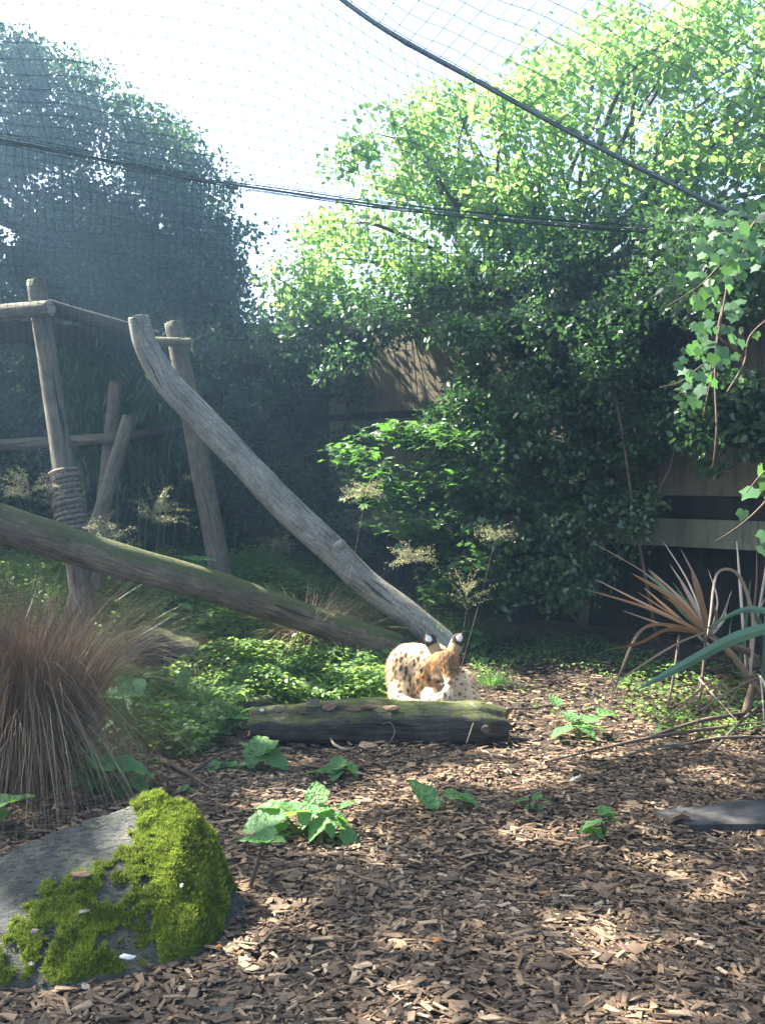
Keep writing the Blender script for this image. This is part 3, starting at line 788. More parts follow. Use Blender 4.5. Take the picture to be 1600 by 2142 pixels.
dk = hm * sstep(.05, .02, np.abs(axx)) * (z < .40) * .25; C3 = C3 * (1 - dk[:, None])
C3 = C3 * (1 - .8 * stripe[:, None]) + blk * .8 * stripe[:, None]
nose = sstep(.022, .013, np.linalg.norm(SV - [.096, -.318, .262], axis=1)); C3 = C3 * (1 - nose[:, None]) + np.array([.30, .12, .10]) * nose[:, None]
m = N('serval_coat'); cc = m.attr('coat', 'Color'); g = m.noise(m.coord('Object'), 220, 3, .7)
m.base(m.mix(.35, cc, m.ramp(g, [(.35, (.35, .3, .25)), (.65, (1, 1, 1))]), 'MULTIPLY'), .9, .1); m.bump(g, .6, .004); M['coat'] = m.m
cat = empty('serval', sv0, 'spotted tawny serval lying behind the log with head bowed licking a paw', 'wild cat')
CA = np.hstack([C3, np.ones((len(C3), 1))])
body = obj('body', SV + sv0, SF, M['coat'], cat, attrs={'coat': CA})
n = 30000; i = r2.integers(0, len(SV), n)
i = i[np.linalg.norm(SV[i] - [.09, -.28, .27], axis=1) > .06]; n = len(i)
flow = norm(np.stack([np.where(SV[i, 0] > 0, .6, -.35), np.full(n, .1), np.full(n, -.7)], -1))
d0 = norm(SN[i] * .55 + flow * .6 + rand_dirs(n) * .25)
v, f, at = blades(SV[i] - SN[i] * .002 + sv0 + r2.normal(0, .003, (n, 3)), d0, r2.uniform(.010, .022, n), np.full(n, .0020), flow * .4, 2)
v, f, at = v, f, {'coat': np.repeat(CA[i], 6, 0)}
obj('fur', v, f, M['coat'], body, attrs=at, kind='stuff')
# ears: cupped paddles, dark backs with a white bar
def ear(base, tip, width, outn):
    base, tip = np.array(base), np.array(tip); L = np.linalg.norm(tip - base)
    R = frames(tip - base, outn)
    nu, nv = 20, 15; Vt = []; Ct = []
    for side in (0, 1):
        for i in range(nu):
            u = i / (nu - 1)
            w = width * (.92 + .10 * math.sin(u * math.pi)) * math.sqrt(max(0.0, 1 - max(0, (u - .62) / .38) ** 2.2)) * .5
            for j in range(nv):
                t = j / (nv - 1) * 2 - 1
                zz = .018 - .030 * t * t * (1 - .4 * u) + (0 if side == 0 else -.005)
                Vt.append(base + R @ np.array([u * L * (1 - .03 * t * t), w * t, zz]))
                if side == 0:
                    if u < .45: c = tawny * .6
                    elif u < .62: c = blk
                    elif u < .90 and abs(t - .1) < .50 * math.sqrt(max(0, 1 - ((u - .76) / .15) ** 2)): c = np.array([.80, .76, .70])
                    else: c = blk
                    if abs(t) > .86 and u < .6: c = cream
                else: c = np.array([.55, .42, .36])
                Ct.append([*c, 1])
    V = np.array(Vt); q = nu * nv
    a = np.array([i * nv + j for i in range(nu - 1) for j in range(nv - 1)])
    Fa = np.stack([a, a + nv, a + nv + 1, a + 1], -1); Fb = (Fa + q)[:, ::-1]
    bd = [i * nv for i in range(nu)] + [(nu - 1) * nv + j for j in range(1, nv)] + [i * nv + nv - 1 for i in range(nu - 2, -1, -1)]
    Fc = np.array([(bd[k + 1], bd[k], bd[k] + q, bd[k + 1] + q) for k in range(len(bd) - 1)])
    return V, np.vstack([Fa, Fb, Fc]), np.array(Ct)
for (b_, t_, w_, o_) in (((.018, -.185, .425), (-.048, -.165, .560), .086, (-.15, -.97, .25)), ((.120, -.185, .425), (.184, -.165, .562), .088, (.2, -.97, .25))):
    V, F, c = ear(b_, t_, w_, o_); obj('ear', V + sv0, F, M['coat'], cat, attrs={'coat': c})
m = N('dark_eye'); m.base((.02, .012, .008), .25, .5); M['eye'] = m.m
for (ex, ey, ez, an) in ((.046, -.268, .336, .35), (.118, -.266, .332, -.35)):
    a = np.linspace(-1, 1, 9); pth = np.stack([ex + sv0[0] + a * .014, ey + sv0[1] - .006 + np.abs(a) * .005, ez + sv0[2] + (1 - a * a) * -.004 + a * an * -.012], -1)
    v, f, at = tube(pth, [.001, .0045, .0055, .0045, .001], 8, 9); obj('eye', v, f, M['eye'], cat, attrs=at)
m = N('pink_tongue'); m.base((.50, .16, .12), .5, .4); M['tongue'] = m.m
v, f, at = tube([sv0 + [.096, -.306, .246], sv0 + [.095, -.314, .236], sv0 + [.092, -.312, .228]], [.007, .008, .005], 8, 8); obj('tongue', v, f, M['tongue'], cat, attrs=at)
n = 16; rt = np.tile(sv0 + [.088, -.275, .255], (n, 1)) + r2.normal(0, .007, (n, 3)); sgn = np.where(np.arange(n) % 2, 1, -1)
d0 = norm(np.stack([sgn * 1.0, r2.uniform(-.5, .1, n), r2.uniform(-.5, .35, n)], -1))
v, f, at = blades(rt, d0, r2.uniform(.05, .09, n), np.full(n, .0014), np.tile([0, 0, -.2], (n, 1)), 5, wdir=np.tile([0, 0, 1.], (n, 1)))
m = N('whisker'); m.base((.8, .78, .7), .5, .3); obj('whiskers', v, f, m.m, cat)
# tail curling round the rump
v, f, at = tube([sv0 + [.24, .12, .10], sv0 + [.33, .05, .05], sv0 + [.36, -.08, .035], sv0 + [.33, -.16, .03]], [.035, .030, .026, .018], 12, 40)
bands = (np.sin(at['bark'][:, 2] * 75) > .2)[:, None]
obj('tail', v, f, M['coat'], cat, attrs={'coat': np.hstack([np.where(bands, blk, tawny * .8), np.ones((len(v), 1))])})

# ------------------------------------------------------------------ netting over the pen
net = empty('aviary_net', (0, 6, 3.5), 'sagging square mesh net stretched over the whole pen on two thick cables', 'net')
C2px = [(-420, 215, 4.4), (-150, 262, 4.75), (0, 290, 4.95), (200, 330, 5.25), (400, 372, 5.6), (600, 402, 5.95), (800, 430, 6.2), (1000, 452, 6.42), (1250, 473, 6.55), (1500, 488, 6.6), (1900, 500, 6.6)]
C2 = catmull([P(*c) for c in C2px], 400)
C1 = catmull([P(480, -190, 5.35), P(640, -60, 5.5), P(800, 58, 5.6), P(1000, 170, 5.75), P(1200, 280, 5.9), P(1400, 382, 6.05), P(1550, 450, 6.2), P(1750, 500, 6.4)], 200)
STEP = .085
def net_lines(lines, r=.0022):
    """3-sided strands along polylines (list of (n,3))"""
    Vs, Fs, off = [], [], 0
    for c in lines:
        if len(c) < 2: continue
        t = norm(np.gradient(c, axis=0)); a = norm(np.cross(t, np.array([.13, .3, .94]))); b = np.cross(t, a)
        th = np.array([0, 2.094, 4.189])
        V = c[:, None] + r * (a[:, None] * np.cos(th)[None, :, None] + b[:, None] * np.sin(th)[None, :, None])
        n = len(c); i = np.arange(n - 1)[:, None] * 3; j = np.arange(3)[None]; j2 = (j + 1) % 3
        Fs.append(np.stack([i + j, i + j2, i + 3 + j2, i + 3 + j], -1).reshape(-1, 4) + off)
        Vs.append(V.reshape(-1, 3)); off += 3 * n
    return np.concatenate(Vs), np.concatenate(Fs)
def wob(c, s): 
    return c + np.array([[noise.noise(Vector((p[0] * 3, p[1] * 3, s))), noise.noise(Vector((p[0] * 3, p[1] * 3, s + 9))), noise.noise(Vector((p[0] * 2.5, p[1] * 2.5, s + 5)))] for p in c]) * [.022, .022, .035]
def resample(c, n):
    q = np.concatenate([[0], np.cumsum(np.linalg.norm(np.diff(c, axis=0), axis=1))]); t = np.linspace(0, q[-1], n)
    return np.stack([np.interp(t, q, c[:, k]) for k in range(3)], -1)
def loft(lo, up, nu, nt, sag, seed):
    a, b = resample(lo, nu), resample(up, nu); out = []
    t = np.linspace(0, 1, nt * 2 + 1)
    grid = a[:, None] * (1 - t)[None, :, None] + b[:, None] * t[None, :, None] + np.array(sag)[None, None] * np.sin(np.pi * t)[None, :, None]
    for k in range(nu): out.append(wob(grid[k], seed))
    for k in range(0, nt * 2 + 1, 2): out.append(wob(grid[:, k], seed))
    return out
UL = catmull([P(-620, -260, 4.3), P(-200, -260, 4.6), P(200, -240, 5.0), P(480, -190, 5.35)], 60)
UP = np.vstack([UL[:-1], C1])
lines = loft(C2, UP, 74, 15, (0, .12, -.10), 1)
FR = catmull([P(600, -900, 3.6), P(1300, -700, 3.7), P(2100, -500, 4.2), P(2500, 100, 5.2), P(2300, 450, 6.2)], 120)
lines += loft(C1, FR, 44, 26, (.05, 0, .12), 2)
V, F = net_lines(lines, .0025); obj('roof_netting', V, F, M['net'], net)
# side netting from the edge cable out to the top of the wall and the fence
def outer(s):      # s 0..1 from left to right
    xw = -5.6 + s * 9.6
    yw = np.where(xw < -.62, 10.75, 10.75 + (xw + .62) * (-.616 / .788)) - .14
    return np.stack([xw, yw, np.where(xw < -1, 3.35, 3.62 - (xw + 1) * .035)], -1)
S = np.linspace(0, 1, 400); OUT = outer(S)
lines = []
kidx = np.linspace(40, 385, 400)
IN = np.stack([np.interp(kidx, np.arange(400), C2[:, i]) for i in range(3)], -1)
nS = 104; nT = 54
ks = np.linspace(0, 399, nS).astype(int)
T_ = np.linspace(0, 1, 30)
def side(k, t): 
    p = IN[k] * (1 - t)[:, None] + OUT[k] * t[:, None]; p[:, 2] -= .38 * np.sin(np.pi * t) ** 1.0; return p
for k in ks: lines.append(wob(side(k, T_), 3))
kk = np.arange(0, 400, 6)
for t in np.linspace(0.02, 1, nT):
    p = IN[kk] * (1 - t) + OUT[kk] * t; p[:, 2] -= .38 * math.sin(math.pi * t); lines.append(wob(p, 3))
V, F = net_lines(lines, .0020); obj('side_netting', V, F, M['net'], net)
v, f, at = tube(C2[::4], .007, 8, 100, .12, seed=3); obj('edge_cable', v, f, M['cable'], net, attrs=at)
bun = []
for k in range(7):     # net bunched along the cable
    off = rng.normal(0, .016, 3); c = C2[::3] + off + np.cumsum(rng.normal(0, .003, (len(C2[::3]), 3)), 0) * .3; bun.append(c)
V, F = net_lines(bun, .003); obj('gathered_netting', V, F, M['net'], net)
v, f, at = tube(C1[::2], .011, 8, 100, .15, seed=4); obj('roof_cable', v, f, M['cable'], net, attrs=at)
bun = [C1[::3] + rng.normal(0, .013, 3) for k in range(5)]
V, F = net_lines(bun, .003); obj('gathered_netting', V, F, M['net'], net)
# ------------------------------------------------------------------ trees and shrubs
def open_to_wall(pos):
    """foliage is thin where sun finds its way down to the panels"""
    t = ((pos - W0) @ WN) / (SUN @ WN); h = pos - SUN * t[:, None]; a, b = proj(h)
    gap = np.zeros(len(pos))
    for (cx, cy, rx, ry, s_) in ((850, 800, 150, 110, .78), (800, 880, 90, 70, .75), (1070, 760, 60, 60, .6), (1560, 700, 70, 120, .6), (1420, 1010, 140, 120, .5)):
        gap = np.maximum(gap, s_ * np.exp(-(((a - cx) / rx) ** 2 + ((b - cy) / ry) ** 2) ** 1.5))
    return (t > 0) & (rng.random(len(pos)) < gap)
def crown_leaves(cen, rad, n, size, T, droop=.2, up=.5, flat=.7, thin=False):
    k = rng.integers(0, len(cen), n)
    d = rand_dirs(n) * (rng.random(n) ** .45)[:, None]; d[:, 2] *= flat
    pos = cen[k] + d * rad[k][:, None]
    if thin: kk_ = ~open_to_wall(pos); pos, d = pos[kk_], d[kk_]; n = len(pos)
    dirs = norm(rand_dirs(n) + d * .5 + [0, 0, -droop])
    nrm = norm(rand_dirs(n) + [0, 0, up])
    sz = rng.uniform(*size, n)
    return scatter(T, pos, frames(dirs, nrm), sz)
def inpoly(poly, px, py):
    c = np.zeros(len(px), bool); j = len(poly) - 1
    for i in range(len(poly)):
        xi, yi = poly[i]; xj, yj = poly[j]
        c ^= ((yi > py) != (yj > py)) & (px < (xj - xi) * (py - yi) / (yj - yi + 1e-9) + xi); j = i
    return c
def fill(poly, Y0, Y1, n):
    a = np.array(poly, float); px = rng.uniform(a[:, 0].min(), a[:, 0].max(), n * 6); py = rng.uniform(a[:, 1].min(), a[:, 1].max(), n * 6)
    k = inpoly(poly, px, py); px, py = px[k][:n], py[k][:n]
    return PP(px, py, rng.uniform(Y0, Y1, len(px)))
def limbs(parent, base, tips, r0, mat='twig', name='limb', wig=.15):
    for t in tips:
        m1 = base + (t - base) * .4 + rng.normal(0, wig, 3); m2 = base + (t - base) * .75 + rng.normal(0, wig, 3)
        v, f, at = tube([base, m1, m2, t], [r0, r0 * .7, r0 * .45, r0 * .15], 7, 22); obj(name, v, f, M[mat], parent, attrs=at)

# dark tree at the left beyond the fence
base = np.array([-4.6, 12.0, float(gz(-4.6, 12))])
t = empty('broadleaf_tree', base, 'tall dark leafy tree beyond the fence filling the upper left', 'tree')
v, f, at = tube([base, base + [.1, 0, 2], base + [.2, 0, 4.2]], [.22, .18, .14], 14, 30, .06); obj('trunk', v, f, M['twig'], t, attrs=at)
poly = [(-420, 60), (60, 110), (180, 170), (300, 250), (420, 345), (505, 420), (470, 505), (490, 600), (525, 700), (520, 790), (-420, 790)]
cen = fill(poly, 10.9, 13.0, 460); rad = rng.uniform(.25, .5, len(cen))
limbs(t, base + [.2, 0, 4.0], [cen[k] for k in range(0, 16)], .07)
ce2 = fill([(60, 440), (500, 480), (500, 620), (520, 720), (60, 720)], 10.9, 12.4, 150); cen = np.vstack([cen, ce2]); rad = np.concatenate([rad, rng.uniform(.25, .45, len(ce2))])
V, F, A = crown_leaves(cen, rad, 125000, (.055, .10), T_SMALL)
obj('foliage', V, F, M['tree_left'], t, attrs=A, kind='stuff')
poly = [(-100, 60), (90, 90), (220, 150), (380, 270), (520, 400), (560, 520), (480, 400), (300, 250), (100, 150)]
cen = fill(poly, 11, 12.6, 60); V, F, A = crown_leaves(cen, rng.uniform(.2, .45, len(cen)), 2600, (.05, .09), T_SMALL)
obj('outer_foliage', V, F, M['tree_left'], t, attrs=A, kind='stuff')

# climbing vine / hedge over the wall, bright from the sun
base = W0 + WDIR * 2.6 - WN * .6; base[2] = gz(*base[:2])
hd = empty('overgrown_hedge', base, 'tall sunlit hedge tumbling over the top of the wall behind the net', 'hedge')
v, f, at = tube([base, base + [.1, .1, 2], base + [0, 0, 3.6]], [.09, .08, .06], 10, 20, .06); obj('trunk', v, f, M['twig'], hd, attrs=at)
poly = [(500, 560), (600, 520), (590, 440), (700, 400), (700, 300), (850, 240), (1000, 200), (1250, 190), (1800, 120), (2000, 400), (2000, 560), (1500, 600), (1200, 590), (900, 620), (720, 650), (560, 660)]
cen = fill(poly, 8.9, 10.4, 300); cen[:, 1] -= .6 * np.clip(cen[:, 0], -1, 4)
limbs(hd, base + [0, 0, 3.4], [cen[k] for k in range(0, 60)], .04)
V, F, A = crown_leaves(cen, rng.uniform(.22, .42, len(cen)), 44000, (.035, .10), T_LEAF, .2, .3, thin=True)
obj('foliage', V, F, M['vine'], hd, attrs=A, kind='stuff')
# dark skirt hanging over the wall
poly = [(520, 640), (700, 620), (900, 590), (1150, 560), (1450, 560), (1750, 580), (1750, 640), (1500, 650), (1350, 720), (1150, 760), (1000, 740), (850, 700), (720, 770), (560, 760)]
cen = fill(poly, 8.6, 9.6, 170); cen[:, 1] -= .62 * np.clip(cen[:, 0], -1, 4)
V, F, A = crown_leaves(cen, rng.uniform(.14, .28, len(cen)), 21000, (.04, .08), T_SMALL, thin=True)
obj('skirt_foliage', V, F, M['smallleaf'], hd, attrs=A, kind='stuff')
# bare hanging twigs before the wall
for k in range(46):
    px = rng.uniform(700, 1580); p = P(px, rng.uniform(620, 720), 0); yy = 10.0 - .6 * ((px - 800) / FPX * 9) - .35
    a = P(px, rng.uniform(600, 700), yy); b = P(px + rng.uniform(10, 90), rng.uniform(760, 1000), yy + rng.uniform(-.15, .1))
    m_ = (a + b) / 2 + rng.normal(0, .06, 3)
    v, f, at = tube([a, m_, b], [.008, .006, .002], 5, 10); obj('twig', v, f, M['twig'], hd, attrs=at)

# ivy mass and bamboo at the back left, below the tree
base = np.array([-3.4, 10.3, float(gz(-3.4, 10.3))])
iv = empty('climbing_ivy', base, 'dark ivy mass covering the board fence behind the frame', 'ivy')
poly = [(-420, 680), (480, 680), (760, 700), (800, 900), (760, 1180), (500, 1200), (-420, 1200)]
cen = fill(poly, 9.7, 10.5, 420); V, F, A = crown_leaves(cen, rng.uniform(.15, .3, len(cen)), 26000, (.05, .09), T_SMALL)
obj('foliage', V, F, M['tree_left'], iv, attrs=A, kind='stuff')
bb = empty('bamboo', P(240, 1150, 9.0), 'dark bamboo with long narrow drooping leaves between the frame posts', 'bamboo')
for k in range(16):
    px = rng.uniform(120, 380); a = P(px, 1160, 9.1 + rng.uniform(-.3, .3)); a[2] = gz(a[0], a[1]); b = P(px + rng.uniform(-60, 60), rng.uniform(690, 800), a[1])
    v, f, at = tube([a, (a + b) / 2 + rng.normal(0, .05, 3), b], [.010, .008, .004], 6, 12); obj('cane', v, f, M['grass'], bb, attrs=at)
cen = fill([(110, 720), (380, 720), (390, 900), (300, 990), (150, 960)], 8.7, 9.5, 90)
n = 2600; k = rng.integers(0, len(cen), n); pos = cen[k] + rng.normal(0, .11, (n, 3)); dirs = norm(rand_dirs(n) * .6 + [0, 0, -.9])
V, F, A = scatter(T_NARROW, pos, frames(dirs, rand_dirs(n) + [0, -.6, .2]), rng.uniform(.12, .22, n)); obj('foliage', V, F, M['bamboo'], bb, attrs=A, kind='stuff')

# lobed-leaf shrub in the middle, before the wall
base = G(1222, 1318)
sh = empty('lobed_leaf_shrub', base, 'spreading green shrub with lobed leaves before the panel wall', 'shrub')
def pathobj(name, pts, rad, mat, parent, n=26, sides=8):
    v, f, at = tube(pts, rad, sides, n, .08, seed=len(WL) * .37); return obj(name, v, f, M[mat], parent, attrs=at)
by = base[1]
pathobj('stem', [base, P(1232, 1200, by), P(1250, 1100, by + .05), P(1330, 1040, by + .1), P(1390, 960, by + .1), P(1430, 880, by + .1)], [.035, .028, .022, .018, .014, .008], 'twig', sh)
pathobj('stem', [base, P(1195, 1240, by), P(1130, 1130, by - .1), P(1060, 1020, by - .2), P(980, 960, by - .3)], [.03, .024, .018, .012, .006], 'twig', sh)
pathobj('stem', [P(1250, 1100, by + .05), P(1300, 980, by), P(1322, 860, by), P(1300, 740, by)], [.02, .016, .012, .006], 'twig', sh)
pathobj('stem', [base, P(1210, 1120, by), P(1225, 950, by), P(1240, 820, by), P(1270, 730, by)], [.028, .02, .015, .007], 'twig', sh)
pathobj('stem', [base, P(1120, 1200, by), P(1000, 1120, by - .2), P(860, 1060, by - .3)], [.022, .016, .01, .005], 'twig', sh)
poly = [(700, 900), (780, 880), (900, 870), (1000, 830), (1110, 850), (1180, 960), (1200, 1130), (1160, 1230), (1060, 1270), (960, 1260), (900, 1230), (840, 1120), (760, 1050)]
cen = fill(poly, 7.9, 8.8, 150); 
n = 5200; k = rng.integers(0, len(cen), n); d = rand_dirs(n) * (rng.random(n) ** .5)[:, None]; d[:, 2] *= .35; pos = cen[k] + d * .26
R = frames(norm(rand_dirs(n, -.3, .3) + [0, -.3, -.25]), norm(rand_dirs(n) * .5 + [0, -.15, 1])); sz = rng.uniform(.07, .13, n)
front = np.argsort(pos[:, 1])[:280]; rest = np.setdiff1d(np.arange(n), front)
V, F, A = scatter(T_MAPLE, pos[rest], R[rest], sz[rest]); obj('foliage', V, F, M['maple'], sh, attrs=A, kind='stuff', smooth=False)
lm = [mesh_np('leaf', T_MAPLE[0], T_MAPLE[1], M['maple'], True, {'rnd': np.full(len(T_MAPLE[0]), q)}) for q in (.1, .35, .6, .9)]
for i in front: piece('leaf', lm[i % 4], sh, pos[i], R[i], sz[i])
# darker depth of the shrub and right side foliage
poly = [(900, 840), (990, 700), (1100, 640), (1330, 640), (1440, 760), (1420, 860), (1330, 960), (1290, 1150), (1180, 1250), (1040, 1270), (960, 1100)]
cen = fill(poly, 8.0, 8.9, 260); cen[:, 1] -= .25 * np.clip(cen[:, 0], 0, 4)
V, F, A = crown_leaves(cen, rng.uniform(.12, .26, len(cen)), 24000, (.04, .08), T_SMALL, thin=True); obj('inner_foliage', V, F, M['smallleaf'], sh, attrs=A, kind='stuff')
# small-leaved spray catching the light
base = G(1330, 1330); base[1] = 7.9
s2 = empty('small_leaf_shrub', base, 'thin shrub whose small leaves glint white before the brown panels', 'shrub')
pathobj('stem', [base, P(1330, 1100, 7.6), P(1300, 900, 7.5), P(1275, 770, 7.5)], [.018, .014, .01, .005], 'twig', s2)
pathobj('stem', [P(1330, 1100, 7.6), P(1400, 980, 7.5), P(1410, 880, 7.45)], [.012, .008, .004], 'twig', s2)
cen = fill([(1210, 700), (1280, 705), (1350, 740), (1340, 790), (1250, 810), (1215, 780)], 7.3, 7.7, 26)
V, F, A = crown_leaves(cen, np.full(len(cen), .12), 1500, (.03, .055), T_LEAF, 0, 1); obj('foliage', V, F, M['smallleaf'], s2, attrs=A, kind='stuff')
cen = fill([(1340, 830), (1430, 820), (1440, 890), (1370, 930)], 7.3, 7.7, 14)
V, F, A = crown_leaves(cen, np.full(len(cen), .12), 700, (.03, .055), T_LEAF, 0, 1); obj('lower_foliage', V, F, M['smallleaf'], s2, attrs=A, kind='stuff')
# ivy on the wall to the right
base = P(1560, 1200, 6.9); base[2] = gz(base[0], base[1])
s3 = empty('wall_ivy', base, 'dark ivy patch clinging to the brown panels at the right edge', 'ivy')
cen = fill([(1430, 800), (1800, 780), (1800, 960), (1500, 990), (1440, 920)], 6.9, 7.2, 50); cen[:, 1] -= .3 * np.clip(cen[:, 0] - 2.6, 0, 3)
V, F, A = crown_leaves(cen, np.full(len(cen), .17), 4200, (.05, .08), T_LEAF); obj('foliage', V, F, M['smallleaf'], s3, attrs=A, kind='stuff')
cen = fill([(1400, 480), (1800, 420), (1800, 640), (1440, 640)], 6.0, 7.2, 60)
V, F, A = crown_leaves(cen, np.full(len(cen), .25), 5200, (.05, .085), T_LEAF); obj('upper_foliage', V, F, M['smallleaf'], s3, attrs=A, kind='stuff')

# unseen tree added left of the view, crown shaped to cast the dappled shade
LIT = [(900, 1420, 135, 85), (1140, 1470, 230, 80), (470, 1285, 120, 50), (560, 1390, 210, 60), (700, 1440, 160, 40), (1090, 1690, 120, 28), (1250, 2040, 240, 60), (640, 1690, 100, 34), (360, 2120, 200, 60), (1470, 1800, 170, 34), (980, 1580, 200, 24), (330, 1880, 90, 90), (1000, 1900, 230, 30), (1340, 1400, 150, 50), (700, 1330, 120, 40), (1500, 1500, 80, 40), (1480, 1290, 140, 80)]
base = np.array([-8.3, 3.6, 0.0])
ov = empty('unseen_shade_tree', base, 'unseen tree added left of the pen, its crown shaped to shade the ground', 'tree')
v, f, at = tube([base + [0, 0, -.2], base + [.2, .1, 3], base + [.5, .1, 5.6]], [.3, .24, .18], 16, 30, .05, seed=8); obj('trunk', v, f, M['twig'], ov, attrs=at)
n = 56000
g0 = np.stack([rng.uniform(-4.2, 4.6, n), rng.uniform(.6, 11.5, n), np.zeros(n)], -1)
hgt = rng.uniform(6.6, 9.6, n); pos = g0 + SUN * (hgt / SUN[2])[:, None]
gp = g0.copy(); gp[:, 2] = gz(gp[:, 0], gp[:, 1])
sh_ = (gp - pos) ; hit = pos - SUN * ((hgt - .12 - gp[:, 2]) / SUN[2])[:, None]
px, py = proj(hit)
lit = np.zeros(n)
for (a, b, c, d) in LIT: lit = np.maximum(lit, (.36 if b > 1780 else 1) * np.exp(-(((px - a) / c) ** 2 + ((py - b) / d) ** 2) ** 1.6))
patch = np.sin(hit[:, 0] * 5.3 + 2 * np.sin(hit[:, 1] * 1.7)) * np.sin(hit[:, 1] * 4.7 + hit[:, 0]) 
keep = rng.random(n) > lit * 2.2
keep &= ~((patch > .45) & (rng.random(n) < .75))
# leave the wall and the hedge over it in the sun
dw = ((pos - W0) @ WN); dn = (-SUN) @ WN; tt = -dw / dn
hw = pos - SUN * tt[:, None] * 1.0; sw = (hw - W0) @ WDIR
keep &= ~((tt > 0) & (hw[:, 2] > 2.0) & (hw[:, 2] < 7) & (sw > .8) & (rng.random(n) < .93))
keep &= ~((tt > 0) & (hw[:, 2] > 1.3) & (hw[:, 2] < 3.8) & (sw > .3) & (sw < 3.2))
for (a, b, c, d) in ((320, 1060, 7.4, .22), (850, 1150, 7.3, .25), (660, 1235, 7.6, .35), (560, 1262, 7.2, .3), (1500, 620, 3.5, .35), (1520, 760, 3.5, .35), (1570, 1040, 3.3, .25), (400, 1860, 2.9, .16), (330, 1690, 3.1, .14), (1380, 1230, 5.6, .4), (310, 720, 8.0, .3), (1280, 750, 7.5, .35), (660, 1700, 4.2, .25), (400, 1270, 6.6, .3), (950, 1050, 8.1, .6), (1000, 960, 8.1, .4)):
    q_ = pos - P(a, b, c); al = q_ @ SUN; keep &= np.linalg.norm(q_ - al[:, None] * SUN, axis=1) > d
# nothing of it hangs into the picture
vx, vy = proj(pos); keep &= ~((vx > -40) & (vx < 1640) & (vy > -30) & (pos[:, 1] > 0))
pos = pos[keep]; n = len(pos)
V, F, A = scatter(T_LEAF, pos, frames(rand_dirs(n), norm(rand_dirs(n) * .7 + SUN)), rng.uniform(.10, .17, n))
obj('foliage', V, F, M['canopy'], ov, attrs=A, kind='stuff')
far = pos[(pos[:, 0] < -6) & (pos[:, 1] < 6)]; limbs(ov, base + [.5, .1, 5.5], [far[k] for k in range(0, 12)], .07, wig=.3)

# ------------------------------------------------------------------ hanging ivy, upper right
def ivy_plant(name, label, strands, leaves, Y, size, anchor):
    t = empty(name, anchor, label, 'ivy', 'ivy strands hanging from the net')
    for s_ in strands:
        pathobj('stem', [P(x, y, Y + dy) for (x, y, dy) in s_[1]], s_[0], 'twig', t, n=30, sides=6)
    ms = [mesh_np('leaf', T_IVY[0] * [1, 1, 1] + np.array([0, 0, 0]), T_IVY[1], M['ivyleaf'], True, {'rnd': np.full(len(T_IVY[0]), q)}) for q in (.1, .5, .95)]
    for i, l in enumerate(leaves):
        px, py = l[0], l[1]; s_ = size * (l[2] if len(l) > 2 else 1) * rng.uniform(.85, 1.15)
        d = norm(np.array([rng.uniform(-.9, .5), rng.uniform(-.5, .2), -.7])); nn = norm(np.array([rng.uniform(-.5, .5), -.7, .75]))
        p = P(px, py, Y + rng.uniform(-.15, .15)); piece('leaf', ms[i % 3], t, p - d * s_ * .4, frames(d, nn), s_)
zs = 2.746
lv = [(1265,130),(1240,200),(1190,270),(1130,355),(1045,460),(1120,425),(1180,440),(1310,250),(1310,345),(1350,370),(1415,325),(1420,365),(1405,430),(1280,440),(1330,490),(1385,540,.7),(1195,530),(1245,520),(1160,595,1.1),(1215,650),(1290,610,1.1),(1340,610,1.1),(1350,670),(1165,730,1.1),(1300,740,1.1),(1180,790),(1130,850,1.2),(1215,825,1.1),(1290,865,1.2),(1350,790),(1240,905),(1310,910,.9),(1145,905,.5),(1040,950,.9),(1165,1010,1.3),(1205,1020,.9),(1165,1090,.9),(1125,1155,1.2),(1350,70),(1420,160),(1380,200),(1500,240),(1520,90),(1460,30),(1330,130),(1290,290),(1350,280),(1160,300),(1440,230),(1500,330),(1470,290),(1250,330)]
lv = [(1040 + l[0] / zs, 420 + l[1] / zs) + tuple(l[2:]) for l in lv]
ivy_plant('hanging_ivy', 'long ivy strand with large pale green leaves hanging from the net at upper right',
    [([.006, .004, .002], [(1585, 455, .1), (1535, 530, 0), (1520, 600, 0), (1505, 680, 0), (1490, 770, 0), (1470, 870, 0)]),
     ([.005, .004, .002], [(1540, 520, 0), (1500, 560, 0), (1460, 600, 0), (1395, 640, 0)]),
     ([.006, .005, .004], [(1520, 600, .1), (1500, 700, .1), (1495, 800, .1), (1498, 900, .1), (1490, 980, .15)]),
     ([.004, .004, .003], [(1640, 640, .2), (1570, 700, .1), (1555, 760, .05), (1520, 820, 0)]),
     ([.004, .003, .002], [(1500, 740, 0), (1460, 770, 0), (1420, 800, 0), (1380, 810, 0)])], lv + [(a[0] + rng.normal(0, 16), a[1] + rng.normal(0, 16), .75) for a in lv for _ in (0, 1)] , 3.5, .058, P(1585, 455, 3.6))
ivy_plant('hanging_ivy', 'short ivy sprig with a few bright leaves reaching in at the lower right edge',
    [([.004, .003, .002], [(1640, 1000, 0), (1590, 1060, 0), (1545, 1100, 0), (1495, 1133, 0)]), ([.004, .002], [(1650, 960, 0), (1600, 985, 0), (1560, 1030, 0)])],
    [(1590, 985, 1.1), (1568, 1030, 1.1), (1552, 1075, .8), (1600, 1010, 1), (1597, 1120, 1), (1590, 1150, .8), (1615, 1040, 1)], 3.3, .07, P(1650, 960, 3.3))

